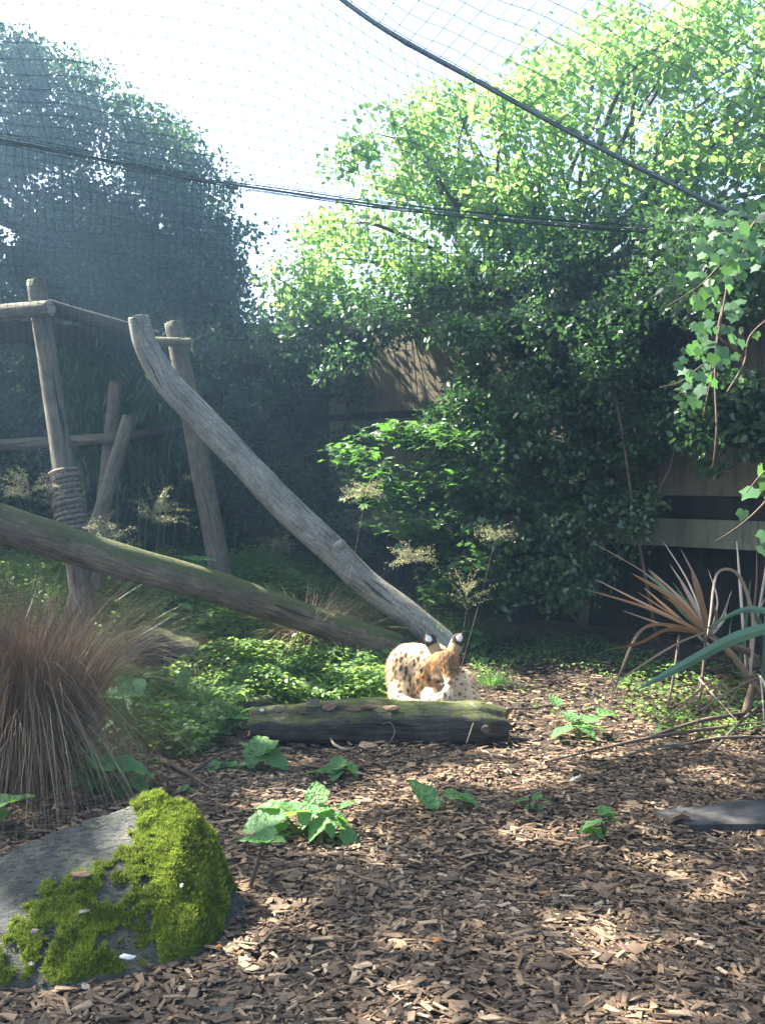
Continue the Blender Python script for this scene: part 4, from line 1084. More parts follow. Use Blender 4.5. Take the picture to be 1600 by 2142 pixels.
# ------------------------------------------------------------------ flax plant, right
base = P(1575, 1500, 6.0); base[2] = gz(base[0], base[1])
fx_ = empty('flax_plant', base, 'collapsed flax plant with dry split blades and one broad green blade', 'flax plant')
def flax(pts, w, mat, name='blade', nseg=24, fold=.35, side=None):
    c = catmull([P(*p) for p in pts], nseg)
    t = np.linspace(0, 1, nseg); tg = norm(np.gradient(c, axis=0))
    sd = np.cross(tg, np.array([.1, 1.0, .45])); sd = norm(sd + np.roll(sd, 1, 0) * .5 + np.roll(sd, -1, 0) * .5 if False else sd); nr = np.cross(sd, tg)
    if side is not None: sd = np.tile(norm(np.array(side, float)), (nseg, 1)); nr = np.tile(norm(np.cross(sd[0], tg.mean(0))), (nseg, 1))
    ww = w * np.clip(np.sin(np.clip(t * .80 + .20, 0, 1) * np.pi) ** .6, .03, 1)
    th = .0016
    rows = [c - sd * ww[:, None] + nr * ww[:, None] * fold, c, c + sd * ww[:, None] + nr * ww[:, None] * fold, c - nr * th]
    V = np.stack(rows, 1).reshape(-1, 3); i = np.arange(nseg - 1) * 4
    F = np.concatenate([np.stack([i + a, i + b, i + 4 + b, i + 4 + a], -1) for a, b in ((0, 1), (1, 2), (2, 3), (3, 0))])
    rv = rng.random()
    obj(name, V, F, M[mat], fx_, attrs={'rnd': np.full(len(V), rv)}, smooth=False)
hb = (1482, 1330, 5.9)
for tip, midp, w in (((1232, 1235, 5.5), (1360, 1275, 5.7), .010), ((1245, 1212, 5.7), (1370, 1275, 5.8), .009), ((1320, 1199, 5.4), (1410, 1255, 5.6), .017), ((1356, 1190, 5.7), (1432, 1262, 5.8), .010),
                     ((1246, 1138, 6.1), (1370, 1215, 6.0), .006), ((1422, 1146, 5.9), (1462, 1230, 5.9), .009), ((1446, 1199, 5.6), (1466, 1260, 5.7), .020), ((1400, 1180, 6.1), (1445, 1250, 6.0), .008),
                     ((1300, 1277, 5.5), (1390, 1308, 5.7), .008), ((1385, 1130, 6.2), (1440, 1220, 6.1), .006), ((1480, 1190, 6.1), (1500, 1260, 6.0), .006), ((1530, 1235, 6.0), (1510, 1290, 6.0), .009), ((1416, 1205, 6.0), (1456, 1280, 5.9), .008),
                     ((1540, 1130, 6.2), (1548, 1230, 6.1), .010), ((1582, 1150, 6.0), (1580, 1240, 6.0), .008), ((1610, 1120, 6.0), (1590, 1260, 6.0), .010)):
    flax([hb if tip[0] < 1535 else (1560, 1400, 6.0), midp, tip], w, 'dryflax')
flax([hb, (1400, 1318, 5.6), (1340, 1345, 5.4), (1265, 1360, 5.2)], .016, 'dryflax')
flax([hb, (1400, 1308, 5.5), (1340, 1320, 5.4), (1300, 1400, 5.35), (1272, 1485, 5.3)], .012, 'dryflax')
flax([(1500, 1315, 5.8), (1420, 1345, 5.6), (1330, 1400, 5.4), (1235, 1465, 5.25)], .010, 'dryflax')
flax([(1610, 1312, 5.3), (1530, 1338, 5.15), (1435, 1388, 4.95), (1332, 1442, 4.8)], .050, 'flax', fold=.10, nseg=40, side=(-.45, -.35, -.82))
for k in range(16):
    tx, ty = rng.uniform(1330, 1640), rng.uniform(1140, 1300)
    hx = (1482 + rng.uniform(-15, 25), 1330 + rng.uniform(-10, 25), 5.9) if tx < 1520 else (1560 + rng.uniform(-20, 40), 1400, 6.0)
    mx_ = ((hx[0] + tx) / 2 + rng.uniform(-14, 14), (hx[1] + ty) / 2 + rng.uniform(-8, 8), 5.9)
    flax([hx, mx_, (tx, ty, rng.uniform(5.6, 6.2))], rng.uniform(.005, .013), 'dryflax' if k % 3 else 'flax', fold=rng.uniform(.1, .6))
for k in range(9):
    x0 = rng.uniform(1480, 1620); flax([(x0, 1400 + rng.uniform(0, 60), 5.8), (x0 + rng.uniform(-60, 30), 1420, 5.7), (x0 + rng.uniform(-160, 60), 1490 + rng.uniform(-10, 40), 5.5)], rng.uniform(.006, .014), 'dryflax', fold=.3)
flax([(1650, 1290, 5.6), (1560, 1275, 5.6), (1470, 1318, 5.4)], .020, 'flax', fold=.2, side=(-.3, -.2, -.9))
flax([(1568, 1420, 5.8), (1575, 1300, 5.8), (1545, 1205, 5.7), (1500, 1200, 5.6), (1485, 1290, 5.5), (1478, 1330, 5.45)], .011, 'dryflax')
flax([(1590, 1450, 5.9), (1530, 1370, 5.7), (1480, 1330, 5.6)], .02, 'dryflax')
for (a, b) in (((1560, 1480), (1600, 1300)), ((1600, 1500), (1660, 1200)), ((1640, 1500), (1560, 1250)), ((1620, 1480), (1700, 1280))):
    flax([(a[0], a[1], 5.9), ((a[0] + b[0]) / 2 + 20, (a[1] + b[1]) / 2, 5.9), (b[0], b[1], 5.8)], .024, 'flax')
for (pts, r) in (([(1560, 1490, 5.9), (1580, 1380, 5.9), (1500, 1340, 5.9), (1470, 1318, 5.9)], [.03, .026, .02, .014]), ([(1475, 1330, 5.8), (1470, 1400, 5.75), (1462, 1462, 5.7)], [.012, .010, .009]), ([(1420, 1330, 5.7), (1410, 1400, 5.6), (1396, 1480, 5.5)], [.009, .008, .007])):
    pathobj('stalk', [P(*p) for p in pts], r, 'twig', fx_)
# fallen blades and sticks on the ground at the right
for i, (x0, y0, x1, y1, w, lab) in enumerate(((1150, 1602, 1600, 1528, .012, 'long fallen dry flax blade lying across the chips at right'), (1250, 1612, 1480, 1570, .009, 'shorter dry blade just below the long fallen one'),
        (1330, 1560, 1600, 1502, .014, 'broad fallen blade lying under the flax plant'), (1480, 1592, 1620, 1470, .012, 'dark curved stalk reaching from the flax plant to the chips'), (1380, 1580, 1610, 1560, .010, 'thin brown stalk lying flat near the right edge'))):
    a, b = G(x0, y0), G(x1, y1); a[2] += .03; b[2] += .05; m_ = (a + b) / 2; m_[2] += .03
    v, f, at = tube([a, m_, b], [w * .4, w, w * .8], 7, 26, .1, seed=i); tag(obj('plant_debris', v, f, M['post' if i % 2 else 'twig'], loc=m_, attrs=at), lab, 'fallen stalk')

# ------------------------------------------------------------------ tussocks and grasses
def tussock(name, label, c, R0, n, L, w, mat, spread, bias=(0, 0, 0), droop=.9, lean=.6):
    c = np.array(c, float)
    a = rng.uniform(0, 2 * np.pi, n); rr = R0 * np.sqrt(rng.random(n)); off = np.stack([np.cos(a) * rr, np.sin(a) * rr, np.zeros(n)], -1)
    d0 = norm(off / R0 * lean + rng.normal(0, spread, (n, 3)) * [1, 1, .2] + [0, 0, 1] + np.array(bias))
    bend = norm(d0 * [1, 1, 0] + 1e-3) * rng.uniform(.1, .5, n)[:, None] + np.array([0, 0, -1]) * rng.uniform(.1, droop, n)[:, None]
    v, f, at = blades(c + off, d0, rng.uniform(*L, n), rng.uniform(*w, n), bend, 6)
    return tag(obj(name, v, f, M[mat], loc=c, attrs=at), label, 'grass tussock')
def sedge(name, label, c, R0, H0, n1, n2, bright):
    c = np.array(c, float)
    def roots(n):
        a = rng.uniform(0, 2 * np.pi, n); rr = R0 * np.sqrt(rng.random(n))
        return np.stack([np.cos(a) * rr, np.sin(a) * rr, H0 * .35 * (1 - (rr / R0) ** 2) * rng.random(n)], -1)
    o = roots(n1); d0 = norm(o * [1, 1, 0] / R0 * .24 + rng.normal(0, .17, (n1, 3)) + [.06, 0, 1.15])
    A1 = blades(c + o, d0, rng.uniform(.35, .95, n1) * H0, rng.uniform(.0018, .0034, n1), norm(d0 * [1, 1, 0] + 1e-3) * rng.uniform(.0, .3, n1)[:, None] + np.array([0, 0, -1]) * rng.uniform(0, .35, n1)[:, None], 5, rnd=rng.random(n1) * .75)
    o = roots(n2) * [.7, .7, 1] + [0, 0, .25 * H0]; d0 = norm(o * [1, 1, 0] / R0 * .5 + rng.normal(0, .36, (n2, 3)) * [1, 1, .3] + [0, -.15, .75])
    A2 = blades(c + o, d0, rng.uniform(.5, 1.15, n2) * H0, rng.uniform(.0022, .004, n2), norm(d0 * [1, 1, 0] + 1e-3) * rng.uniform(.05, .35, n2)[:, None] + np.array([0, 0, -1]) * rng.uniform(.9, 1.7, n2)[:, None], 7, rnd=.35 + .65 * rng.random(n2))
    V = np.concatenate([A1[0], A2[0]]); F = np.concatenate([A1[1], A2[1] + len(A1[0])])
    return tag(obj(name, V, F, M['drygrass'], loc=c, attrs={'rnd': np.concatenate([A1[2]['rnd'], A2[2]['rnd']])}), label, 'grass tussock')
sedge('grass_tussock', 'big rust-brown tussock of dry sedge at the left edge', G(50, 1650), .19, 1.10, 4200, 1700, 0)
sedge('grass_tussock', 'rust-brown sedge clump half cut off by the left edge of the view', G(-75, 1600), .22, 1.1, 2600, 900, 0)
c = G(645, 1372) + [0, .3, .02]; tussock('grass_tussock', 'pale straw tussock glowing between the two long logs', c, .18, 1500, (.45, .85), (.003, .005), 'palegrass', .22, (.25, -.1, 0), .9, .8)
c = G(905, 1362) + [0, 0, 0]; tussock('grass_tussock', 'green arching grass tuft right behind the cat', c, .16, 700, (.3, .62), (.004, .008), 'grass', .3, (-.1, 0, 0), .9, .8)
c = G(1030, 1432); tussock('grass_tussock', 'small bright green grass tuft to the right of the cat', c, .10, 240, (.12, .24), (.004, .007), 'grass', .35)
c = G(1000, 1345); tussock('grass_tussock', 'upright thin green grass at the foot of the dark wall', c, .18, 260, (.3, .6), (.003, .006), 'grass', .3, (.1, 0, 0), .6)
c = G(170, 1400); tussock('grass_tussock', 'fine grey-green straggling grass behind the rust tussock', c, .3, 1300, (.5, .95), (.002, .004), 'palegrass', .35, (.3, 0, 0), 1.0, .7)
# long wispy strands of the left tussock
n = 700; c = G(130, 1500); d0 = norm(np.stack([rng.uniform(.0, .8, n), rng.normal(0, .3, n), rng.uniform(.4, 1.2, n)], -1))
v, f, at = blades(c + rng.normal(0, .12, (n, 3)) * [1, 1, .2] + [0, 0, .1], d0, rng.uniform(.6, 1.25, n), np.full(n, .0032), np.stack([rng.uniform(0, .4, n), np.zeros(n), rng.uniform(-.7, -.2, n)], -1), 7)
tag(obj('grass_wisps', v, f, M['palegrass'], loc=c, attrs=at), 'long pale wisps of grass arching right over the mossy log', 'grass')

def region_points(poly, n, zoff=0):
    a = np.array(poly, float); out = []
    xs_ = rng.uniform(-5, 4, n * 14); ys_ = rng.uniform(3, 10.6, n * 14)
    zs_ = gz(xs_, ys_); px, py = proj(np.stack([xs_, ys_, zs_], -1)); k = inpoly(poly, px, py)
    p = np.stack([xs_, ys_, zs_], -1)[k][:n]; return p
def cover(name, poly, n, hgt, size, T, mat, parent=None, clump=True):
    p = region_points(poly, n); n = len(p)
    hmod = .5 + .5 * np.sin(p[:, 0] * 7 + 2 * np.sin(p[:, 1] * 3)) * np.sin(p[:, 1] * 6)
    z = hgt * (.3 + .7 * hmod) * rng.random(n) ** .6
    p = p + np.stack([rng.normal(0, .02, n), rng.normal(0, .02, n), z], -1)
    R = frames(rand_dirs(n, -.5, .3), norm(rand_dirs(n) * .6 + [0, 0, 1]))
    V, F, A = scatter(T, p, R, rng.uniform(*size, n)); return tag(obj(name, V, F, M[mat], attrs=A), kind='stuff')
meadow = [(180, 1290), (340, 1250), (560, 1275), (720, 1350), (820, 1390), (830, 1470), (540, 1480), (470, 1540), (400, 1600), (260, 1560), (200, 1450)]
cover('ground_cover', meadow, 21000, .27, (.018, .062), T_LEAF, 'cover')
cover('low_weeds', [(980, 1365), (1150, 1345), (1330, 1360), (1420, 1400), (1330, 1440), (1180, 1400), (1060, 1400), (1000, 1430)], 3600, .11, (.02, .045), T_LEAF, 'cover')
cover('low_weeds', [(1290, 1400), (1700, 1380), (1750, 1540), (1500, 1560), (1330, 1520), (1290, 1460)], 3400, .14, (.025, .055), T_LEAF, 'cover')
cover('low_weeds', [(120, 1560), (330, 1560), (340, 1640), (240, 1680), (130, 1660)], 2600, .22, (.03, .06), T_LEAF, 'cover')
cover('low_weeds', [(760, 1440), (850, 1445), (840, 1480), (740, 1475)], 500, .08, (.018, .035), T_LEAF, 'cover')
cover('low_weeds', [(1040, 1440), (1180, 1430), (1330, 1450), (1320, 1500), (1180, 1510), (1060, 1480)], 420, .07, (.02, .05), T_LEAF, 'cover')
cover('low_weeds', [(560, 1570), (860, 1560), (900, 1590), (600, 1620)], 90, .05, (.015, .035), T_LEAF, 'cover')
cover('back_undergrowth', [(-300, 1180), (600, 1180), (900, 1290), (1000, 1350), (500, 1290), (-300, 1380)], 12000, .28, (.03, .07), T_SMALL, 'cover')
def grassfield(name, poly, n, L, mat):
    p = region_points(poly, n); n = len(p)
    v, f, at = blades(p, norm(rand_dirs(n, .3, 1) + [0, 0, .8]), rng.uniform(*L, n), rng.uniform(.003, .006, n), rand_dirs(n, -1, -.1) * .6, 3)
    tag(obj(name, v, f, M[mat], attrs=at), kind='stuff')
for k, (a, b, lab) in enumerate(((345, 1345, 'tall leafy weed at the left end of the green patch'), (470, 1335, 'tall pale weed catching the sun under the mossy log'), (560, 1400, 'leafy weed in the middle of the green patch'), (650, 1425, 'leafy weed behind the left half of the rotting log'), (740, 1440, 'small upright weed just left of the cat'), (300, 1480, 'shaded leafy weed between the tussock and the green patch'))):
    g0_ = G(a, b); t = empty('leafy_weed', g0_, lab, 'weed', 'tall weeds standing out of the green patch'); H_ = .22 + .07 * math.sin(k * 2.1)
    for q in range(7):
        o = rng.normal(0, .09, 3) * [1, 1, 0]; tp = g0_ + o * 1.6 + [0, 0, H_ * rng.uniform(.7, 1.2)]
        pathobj('stem', [g0_ + o, (g0_ + o + tp) / 2 + [.01, 0, 0], tp], [.0028, .0022, .0014], 'grass', t, n=8, sides=5)
        n_ = 16; ts = rng.uniform(.25, 1, n_)[:, None]; ps = (g0_ + o) * (1 - ts) + tp * ts
        V, F, A = scatter(T_LEAF, ps, frames(rand_dirs(n_, -.3, .5), norm(rand_dirs(n_) * .5 + [0, 0, 1])), rng.uniform(.03, .075, n_)); obj('foliage', V, F, M['cover'], t, attrs=A)
grassfield('grass', meadow, 9000, (.08, .26), 'grass')
grassfield('grass', [(-300, 1180), (600, 1180), (900, 1290), (1020, 1360), (500, 1290), (-300, 1380)], 14000, (.15, .42), 'grass')
grassfield('grass', [(930, 1340), (1240, 1330), (1330, 1370), (1240, 1390), (1080, 1385), (980, 1400)], 2600, (.06, .2), 'grass')
grassfield('dry_litter_grass', [(480, 1290), (820, 1340), (800, 1380), (600, 1370), (480, 1330)], 3500, (.08, .25), 'palegrass')
grassfield('dry_litter_grass', [(200, 1400), (420, 1400), (480, 1530), (300, 1600), (150, 1560)], 2600, (.1, .35), 'palegrass')

# feathery seed heads on thin stalks
def seedhead(label, root, top, rx, rz, n, mat='seed', name='flowering_grass'):
    top = np.array(top); root = np.array(root, float)
    t = empty(name, root, label, 'grass plant', 'feathery seed heads in the back grass')
    pathobj('stem', [root, (root + top) / 2 + [.03, 0, .05], top + [0, 0, -rz * .7]], [.0025, .002, .0015], 'twig', t, n=16, sides=5)
    pb_ = top + [0, 0, -rz * .9]; m_ = 34; tilt = rng.normal(0, .35, 2)
    dd = norm(np.stack([rng.normal(tilt[0], .75, m_) * rx / rz, rng.normal(0, .6, m_) * rx / rz, rng.uniform(.35, 1.3, m_)], -1)) * rng.uniform(.5, 1.0, m_)[:, None] * 2.0 * rz
    b0 = pb_ + np.array([0, 0, 1.0]) * rng.uniform(0, .8 * rz, m_)[:, None]; bd = np.stack([np.sign(dd[:, 0]) * rx * .25, np.zeros(m_), -rng.uniform(.3, .9, m_) * rz], -1)
    v, f, at = blades(b0, dd, np.ones(m_), np.full(m_, .0022), bd, 5); obj('fine_branches', v, f, M[mat], t, attrs=at, kind='stuff')
    n = int(n * 1.3); k = rng.integers(0, m_, n); tt_ = rng.uniform(.3, 1, n)[:, None]
    pos = b0[k] + dd[k] * tt_ + bd[k] * tt_ ** 2 + rng.normal(0, .010, (n, 3))
    V, F, A = scatter(T_SMALL, pos, frames(norm(rand_dirs(n) + [0, 0, -.8]), rand_dirs(n)), rng.uniform(.006, .014, n)); obj('seed_head', V, F, M[mat], t, attrs=A, kind='stuff')
for (px, py, Y_, rx, rz, n, bx, by_, lab) in ((320, 1060, 7.4, .11, .17, 1300, 330, 1200, 'brightest sunlit feathery seed head between the frame posts'),
        (62, 1010, 7.0, .16, .15, 1500, 80, 1200, 'bushy grey-green seed head at the left edge before the first post'), (220, 1105, 7.3, .12, .17, 1100, 210, 1230, 'dim seed head at the foot of the leaning pole'),
        (262, 1145, 7.2, .10, .1, 600, 260, 1240, 'low dim seed head just above the mossy log'), (395, 995, 8.2, .06, .04, 160, 380, 1190, 'tiny drooping seed head beside the second frame post'),
        (765, 1018, 7.4, .18, .11, 900, 690, 1240, 'wispy pale plume slanting before the dark shrub'), (862, 1152, 7.3, .19, .11, 1200, 900, 1330, 'wide plume with sunlit left tip above the pale log'),
        (1035, 1110, 7.3, .13, .1, 420, 960, 1330, 'thin drooping seed head before the dark opening'), (975, 1230, 7.2, .12, .22, 480, 950, 1340, 'tall loose brownish seed head right of the log base'), (590, 1130, 8.3, .14, .12, 600, 590, 1230, 'faint dark seed head under the leaning log')):
    rt = P(bx, by_, Y_); rt[2] = gz(rt[0], rt[1]); seedhead(lab, rt, P(px, py, Y_), rx, rz, n)

# ------------------------------------------------------------------ broad-leaved weeds, every leaf its own
def broad_leaf_mesh(k):
    r = np.random.default_rng(50 + k); nu, nv = 10, 7; V = []
    for i in range(nu):
        u = i / (nu - 1); w = .42 * math.sin(math.pi * min(1, u ** .62)) ** .75 + .012
        for j in range(nv):
            t = j / (nv - 1) * 2 - 1
            V.append((u - .10 * abs(t) * (1 - u) * (1 if u < .3 else 0), w * t * (1 + .08 * r.normal()) , .10 * abs(t) ** 1.3 * w * 2 - .22 * u * u + .035 * math.sin(u * 15 + t * 6 + k) * abs(t)))
    a = np.array([i * nv + j for i in range(nu - 1) for j in range(nv - 1)]); F = np.stack([a, a + nv, a + nv + 1, a + 1], -1)
    return mesh_np('leaf', np.array(V), F, M['weed'], True, {'rnd': np.full(nu * nv, (k * .31) % 1)})
BL = [broad_leaf_mesh(k) for k in range(6)]
def weed(label, root, leaves, name='broadleaf_weed', group='broad-leaved weeds growing through the chips'):
    """leaves: (px,py of leaf middle, length m, heading deg in plan, pitch deg, dY)"""
    root = np.array(root, float); t = empty(name, root, label, 'weed', group)
    for i, (px, py, ln, hd_, pt, dY) in enumerate(leaves):
        c = P(px, py, root[1] + dY); ln *= 1.25
        c[2] = max(c[2], gz(c[0], c[1]) + .02)
        h_ = math.radians(hd_); p_ = math.radians(pt)
        d = np.array([math.cos(h_) * math.cos(p_), math.sin(h_) * math.cos(p_), math.sin(p_)])
        nn = np.array([-d[0] * d[2], -d[1] * d[2], 1.0]) + rng.normal(0, .15, 3)
        b = c - d * ln * .5
        piece('leaf', BL[i % 6], t, b, frames(d, nn), (ln, ln * rng.uniform(.85, 1.15), ln))
        m_ = root * .4 + b * .6 + [0, 0, .0]
        v, f, at = tube([root, m_ * [1, 1, 1] + [0, 0, -.01], b + d * ln * .05], [.0035, .003, .0022], 5, 8); obj('stalk', v, f, M['grass'], t, attrs=at)
weed('large pale-leaved burdock plant standing in the middle of the chips', G(640, 1752), [
    (615, 1680, .13, 110, 10, .12), (620, 1698, .10, 150, -10, .0), (668, 1690, .11, 40, 15, .05), (662, 1655, .09, 100, 50, .12), (543, 1720, .17, 200, -15, .0), (560, 1683, .10, 165, 5, .1),
    (640, 1706, .09, 250, -25, -.05), (700, 1712, .10, 340, -15, .0), (722, 1715, .08, 10, -30, .02), (662, 1732, .09, 230, -25, -.08), (690, 1736, .06, 300, -20, -.08), (735, 1775, .09, 330, -40, -.05), (728, 1680, .07, 30, 20, .1), (583, 1735, .06, 200, -20, -.03), (595, 1745, .05, 260, 10, -.05)])
weed('leafy green dock below the left end of the rotting log', G(545, 1612), [
    (530, 1580, .11, 250, -40, -.05), (560, 1568, .12, 20, 20, 0), (580, 1590, .12, 340, -20, -.03), (545, 1550, .13, 110, 30, .05), (505, 1600, .10, 180, -10, 0), (470, 1603, .10, 175, 0, -.02), (440, 1612, .09, 230, -20, -.1), (570, 1555, .08, 60, 30, .03), (520, 1560, .08, 150, 30, .03)])
weed('bright yellow-green upright dock left of the log end', G(510, 1530), [(475, 1492, .12, 150, 25, 0), (490, 1500, .12, 170, 5, -.02), (505, 1498, .10, 60, 30, .03), (520, 1482, .08, 30, 25, .05), (460, 1540, .08, 190, 0, -.05), (485, 1520, .07, 240, 0, -.05)])
weed('small grey-green weed below the middle of the log', G(700, 1632), [(672, 1612, .07, 170, 0, 0), (690, 1605, .08, 120, 20, .02), (715, 1598, .09, 30, 20, .03), (740, 1610, .07, 320, -30, 0), (700, 1620, .07, 260, -10, -.03), (708, 1590, .08, 80, 35, .04), (650, 1614, .05, 180, 0, 0)])
weed('two-leaved burdock seedling right of the middle plant', G(930, 1702), [(885, 1655, .14, 140, 45, 0), (905, 1675, .07, 300, -20, -.02), (962, 1665, .11, 10, -5, .02), (985, 1672, .07, 340, -20, 0)])
weed('tiny sunlit yellow-green seedling on the bright chips', G(1115, 1698), [(1090, 1672, .05, 170, 0, 0), (1122, 1663, .05, 80, 20, 0), (1140, 1672, .05, 10, -10, 0), (1105, 1690, .04, 200, -10, 0), (1128, 1702, .04, 320, 0, -.02)])
weed('thin upright seedling with small leaves on the right chips', G(1262, 1760), [(1235, 1722, .08, 190, -5, 0), (1262, 1692, .05, 90, 40, 0), (1275, 1700, .06, 20, 10, 0), (1248, 1745, .06, 240, -20, 0), (1290, 1715, .06, 340, -10, 0), (1225, 1735, .05, 200, 0, 0)])
weed('sprawling pale weed on the sunny chips right of the cat', G(1215, 1545), [(1170, 1530, .13, 195, -10, -.05), (1205, 1515, .12, 160, 10, .05), (1240, 1500, .12, 40, 15, .1), (1275, 1490, .12, 20, 5, .15), (1190, 1495, .09, 120, 30, .1), (1230, 1530, .10, 320, -15, -.05), (1250, 1520, .09, 0, -5, 0), (1160, 1462, .08, 100, 40, .3)])
weed('single broad leaf lying below the flax plant', G(1408, 1536), [(1408, 1522, .14, 5, -5, 0), (1375, 1532, .06, 190, -10, 0)])
weed('upright sprig with wavy leaves between flax and chips', G(1512, 1500), [(1505, 1492, .10, 170, 5, 0), (1530, 1490, .08, 10, 15, 0), (1490, 1495, .06, 200, 10, 0)])
weed('dark broad burdock leaves shaded beside the rust tussock', G(262, 1560), [(258, 1462, .24, 260, -35, .0), (235, 1510, .16, 200, -20, 0), (225, 1455, .12, 150, 10, 0), (270, 1520, .14, 300, -20, 0), (290, 1450, .12, 20, 5, .0)])
weed('low dark-leaved weed in shade under the rust tussock', G(200, 1665), [(185, 1600, .14, 190, -10, 0), (195, 1625, .12, 250, -40, 0), (230, 1590, .14, 60, 10, 0), (270, 1600, .16, 0, 0, 0), (160, 1570, .12, 170, 5, 0), (290, 1640, .12, 330, -10, 0), (150, 1640, .1, 200, 0, 0), (255, 1650, .1, 300, -10, 0)])
weed('single dark leaf at the left edge above the rock', G(-5, 1740), [(15, 1672, .17, 40, 20, 0), (-30, 1700, .15, 150, 10, 0)])
weed('sunlit upright leaf in the green patch under the mossy log', G(395, 1330), [(385, 1265, .13, 140, 30, 0), (400, 1285, .10, 30, 20, 0), (352, 1285, .12, 180, 0, 0), (430, 1300, .12, 20, 10, 0)])
weed('round yellow-green leaf glowing at the left of the green patch', G(392, 1480), [(385, 1422, .11, 260, -60, 0), (402, 1430, .07, 10, 10, 0), (370, 1440, .06, 200, 0, 0)])
weed('small dark seedling among shaded chips left of the path', G(390, 1668), [(388, 1645, .05, 80, 20, 0), (380, 1652, .05, 190, -5, 0), (400, 1650, .04, 10, 0, 0)])
weed('tall nettle-like weed in shade behind the mossy log', P(405, 1215, 8.0), [(395, 1165, .16, 150, 20, 0), (430, 1168, .15, 20, 10, 0), (410, 1185, .14, 250, -20, 0), (440, 1190, .13, 0, -10, 0)])
weed('leafy weed at the foot of the dark wall behind the cat', G(1010, 1375), [(985, 1320, .14, 150, 20, 0), (1010, 1335, .12, 30, 10, 0), (995, 1345, .12, 220, -10, 0), (1005, 1390, .1, 200, -10, -.2), (1020, 1375, .1, 60, 10, -.1)])
# a small woody seedling beside the rock
r0 = G(520, 1868); t = empty('woody_seedling', r0, 'thin bare-stemmed seedling with a leaf rosette right of the rock', 'seedling')
pathobj('stem', [r0, P(540, 1800, r0[1]), P(552, 1760, r0[1])], [.009, .006, .004], 'twig', t, n=14)
for k in range(9):
    a = k * .7; d = norm(np.array([math.cos(a), math.sin(a) * .6, .35])); piece('leaf', BL[k % 6], t, P(552, 1762, r0[1]), frames(d, [-.2 * d[0], -.2 * d[1], 1]), .05 + .02 * (k % 3))

# ------------------------------------------------------------------ small things on the chips
def slab(): 
    pts = [G(1368, 1712), G(1440, 1745), G(1600, 1742), G(1700, 1735), G(1700, 1690), G(1560, 1690), G(1440, 1705)]
    top = np.array(pts) + [0, 0, .035]; top[:, 2] = gz(top[:, 0], top[:, 1]) + .036 + rng.normal(0, .003, len(top)); n = len(top)
    V = np.vstack([top, top - [0, 0, .05]]); i = np.arange(n); j = (i + 1) % n
    F = [np.arange(n)[None], np.stack([i, i + n, j + n, j], -1)]
    return V, F
V, F = slab(); tag(obj('flat_slab', V, F, M['slate'], loc=G(1500, 1720), smooth=False), 'thin dark grey slab lying flat on the chips at the right edge', 'slab')
V, F = flake(1418, 1733, G(1418, 1733)[1], .05, .02, .1, 'chip', '', None, .1, .02); tag(obj('bark_lump', V + [0, 0, .05], F, M['chip'], loc=G(1418, 1733), smooth=False), 'thick brown bark lump lying on the dark slab', 'bark')
for (px, py, s_, rot, mt, lab, nm) in ((1138, 1887, .012, .4, 'orangeleaf', 'tiny orange dead leaf in the shaded chips, right of centre', 'dead_leaf'), (912, 1990, .014, .2, 'orangeleaf', 'orange leaf fragment on the lower middle chips', 'dead_leaf'), (458, 2003, .010, 1, 'orangeleaf', 'orange leaf scrap just right of the mossy rock', 'dead_leaf'),
        (1262, 2068, .012, .3, 'paleleaf', 'whitish chip in the sunlit foreground patch', 'pale_chip'), (1500, 2073, .010, .1, 'paleleaf', 'white fleck at the right of the sunlit foreground patch', 'pale_chip'), (770, 1570, .05, .5, 'deadleaf', 'curled brown dead leaf lying before the rotting log', 'dead_leaf'), (1335, 1520, .04, .6, 'deadleaf', 'pale brown dead leaf propped under the flax blades', 'dead_leaf'), (210, 1640, .05, .2, 'deadleaf', 'curled brown leaf in shade between tussock and rock', 'dead_leaf')):
    g = G(px, py); V, F = flake(px, py, g[1], s_, s_ * .55, rot, mt, '', None, .5, .004); V[:, 2] += .035
    tag(obj(nm, V, F, M[mt], loc=g, smooth=False), lab, 'dead leaf' if 'leaf' in nm else 'wood chip')
a = [G(690, 1560) + [0, 0, .05], G(700, 1574) + [0, 0, .045], G(722, 1582) + [0, 0, .04], G(742, 1580) + [0, 0, .045]]
v, f, at = tube(a, [.004, .009, .008, .003], 7, 20); tag(obj('curled_strip', v, f, M['paleleaf'], loc=a[1], attrs=at), 'curled white strip lying before the rotting log', 'bark strip')
a = [P(798, 1516, 5.28), P(815, 1512, 5.25), P(826, 1530, 5.22), P(812, 1560, 5.2)]
v, f, at = tube(a, [.003, .004, .004, .003], 6, 24); tag(obj('curved_twig', v, f, M['post'], loc=a[3], attrs=at), 'thin hooked twig standing against the middle of the rotting log', 'twig')
a = [P(990, 1512, 5.3), P(984, 1530, 5.27), P(975, 1555, 5.2)]
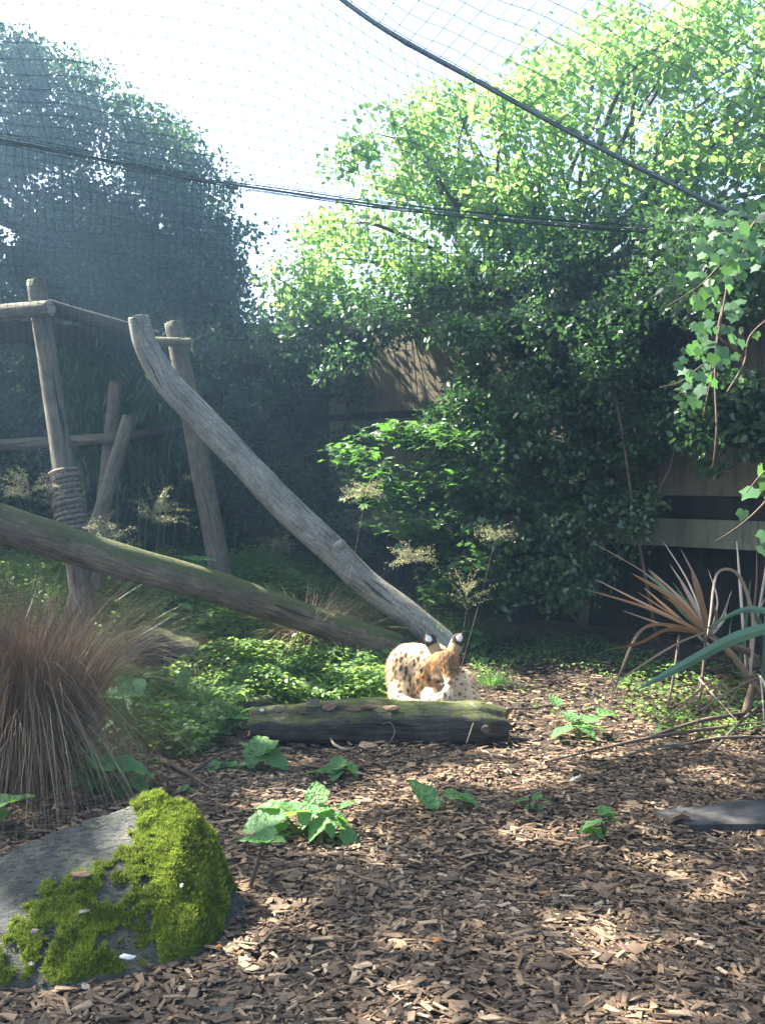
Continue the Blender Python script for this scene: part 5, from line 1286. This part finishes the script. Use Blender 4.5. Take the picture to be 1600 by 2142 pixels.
v, f, at = tube(a, [.004, .005, .003], 6, 12); tag(obj('leaning_twig', v, f, M['post'], loc=a[2], attrs=at), 'short straight twig leaning on the right part of the rotting log', 'twig')
g = G(1190, 1648); fe = empty('feather', g, 'small white and grey feather lying on the shaded chips', 'feather')
n = 60; a = np.linspace(0, 1, n); rt = g + np.stack([a * .05, a * 0, .035 + a * .02], -1)
v, f, at = blades(rt, norm(np.stack([np.full(n, .5), np.where(np.arange(n) % 2, 1, -1) * .8, rng.uniform(0, .6, n)], -1)), np.full(n, .022), np.full(n, .003), np.zeros((n, 3)), 2); obj('vane', v, f, M['white'], fe)
v, f, at = tube([g + [-.02, 0, .03], g + [.05, 0, .055]], [.001, .0006], 5, 4); obj('quill', v, f, M['white'], fe)
for i, (x0, y0, x1, y1, r_, lab) in enumerate(((320, 1590, 440, 1665, .016, 'dark crooked stick in the shaded chips beside the left weeds'), (400, 1625, 520, 1572, .010, 'slim stick lying towards the dock by the log end'), (440, 1615, 480, 1600, .008, 'short twig under the dock leaves'), (270, 1475, 420, 1450, .012, 'grey stick lying in the dry grass left of the green patch'), (1115, 1965, 1010, 1985, .012, 'thick splinter in the lower middle chips'), (640, 1612, 780, 1640, .007, 'thin stick beside the small grey-green weed'), (1060, 1490, 1180, 1478, .008, 'bright sunlit stick right of the cat'))):
    a, b = G(x0, y0) + [0, 0, .025], G(x1, y1) + [0, 0, .04]
    v, f, at = tube([a, (a + b) / 2 + rng.normal(0, .015, 3), b], [r_, r_ * .8, r_ * .3], 8, 24, .12, seed=i + 50); tag(obj('stick', v, f, M['twig'], loc=a, attrs=at), lab, 'stick')

# ------------------------------------------------------------------ air: bluish veil volume added in place of lens glare
v, f, _ = box((0, 6, 5.25), (20.6, 16.6, 6.75))
m = N('glare_haze'); m.t.nodes.remove(m.b)
pv = m.n('ShaderNodeVolumePrincipled'); pv.inputs['Color'].default_value = (.42, .70, 1.0, 1); pv.inputs['Density'].default_value = .0095; pv.inputs['Anisotropy'].default_value = .75
m.l(pv.outputs[0], m.o.inputs['Volume'])
hz = obj('glare_haze', v, f, m.m, smooth=False, kind='stuff')
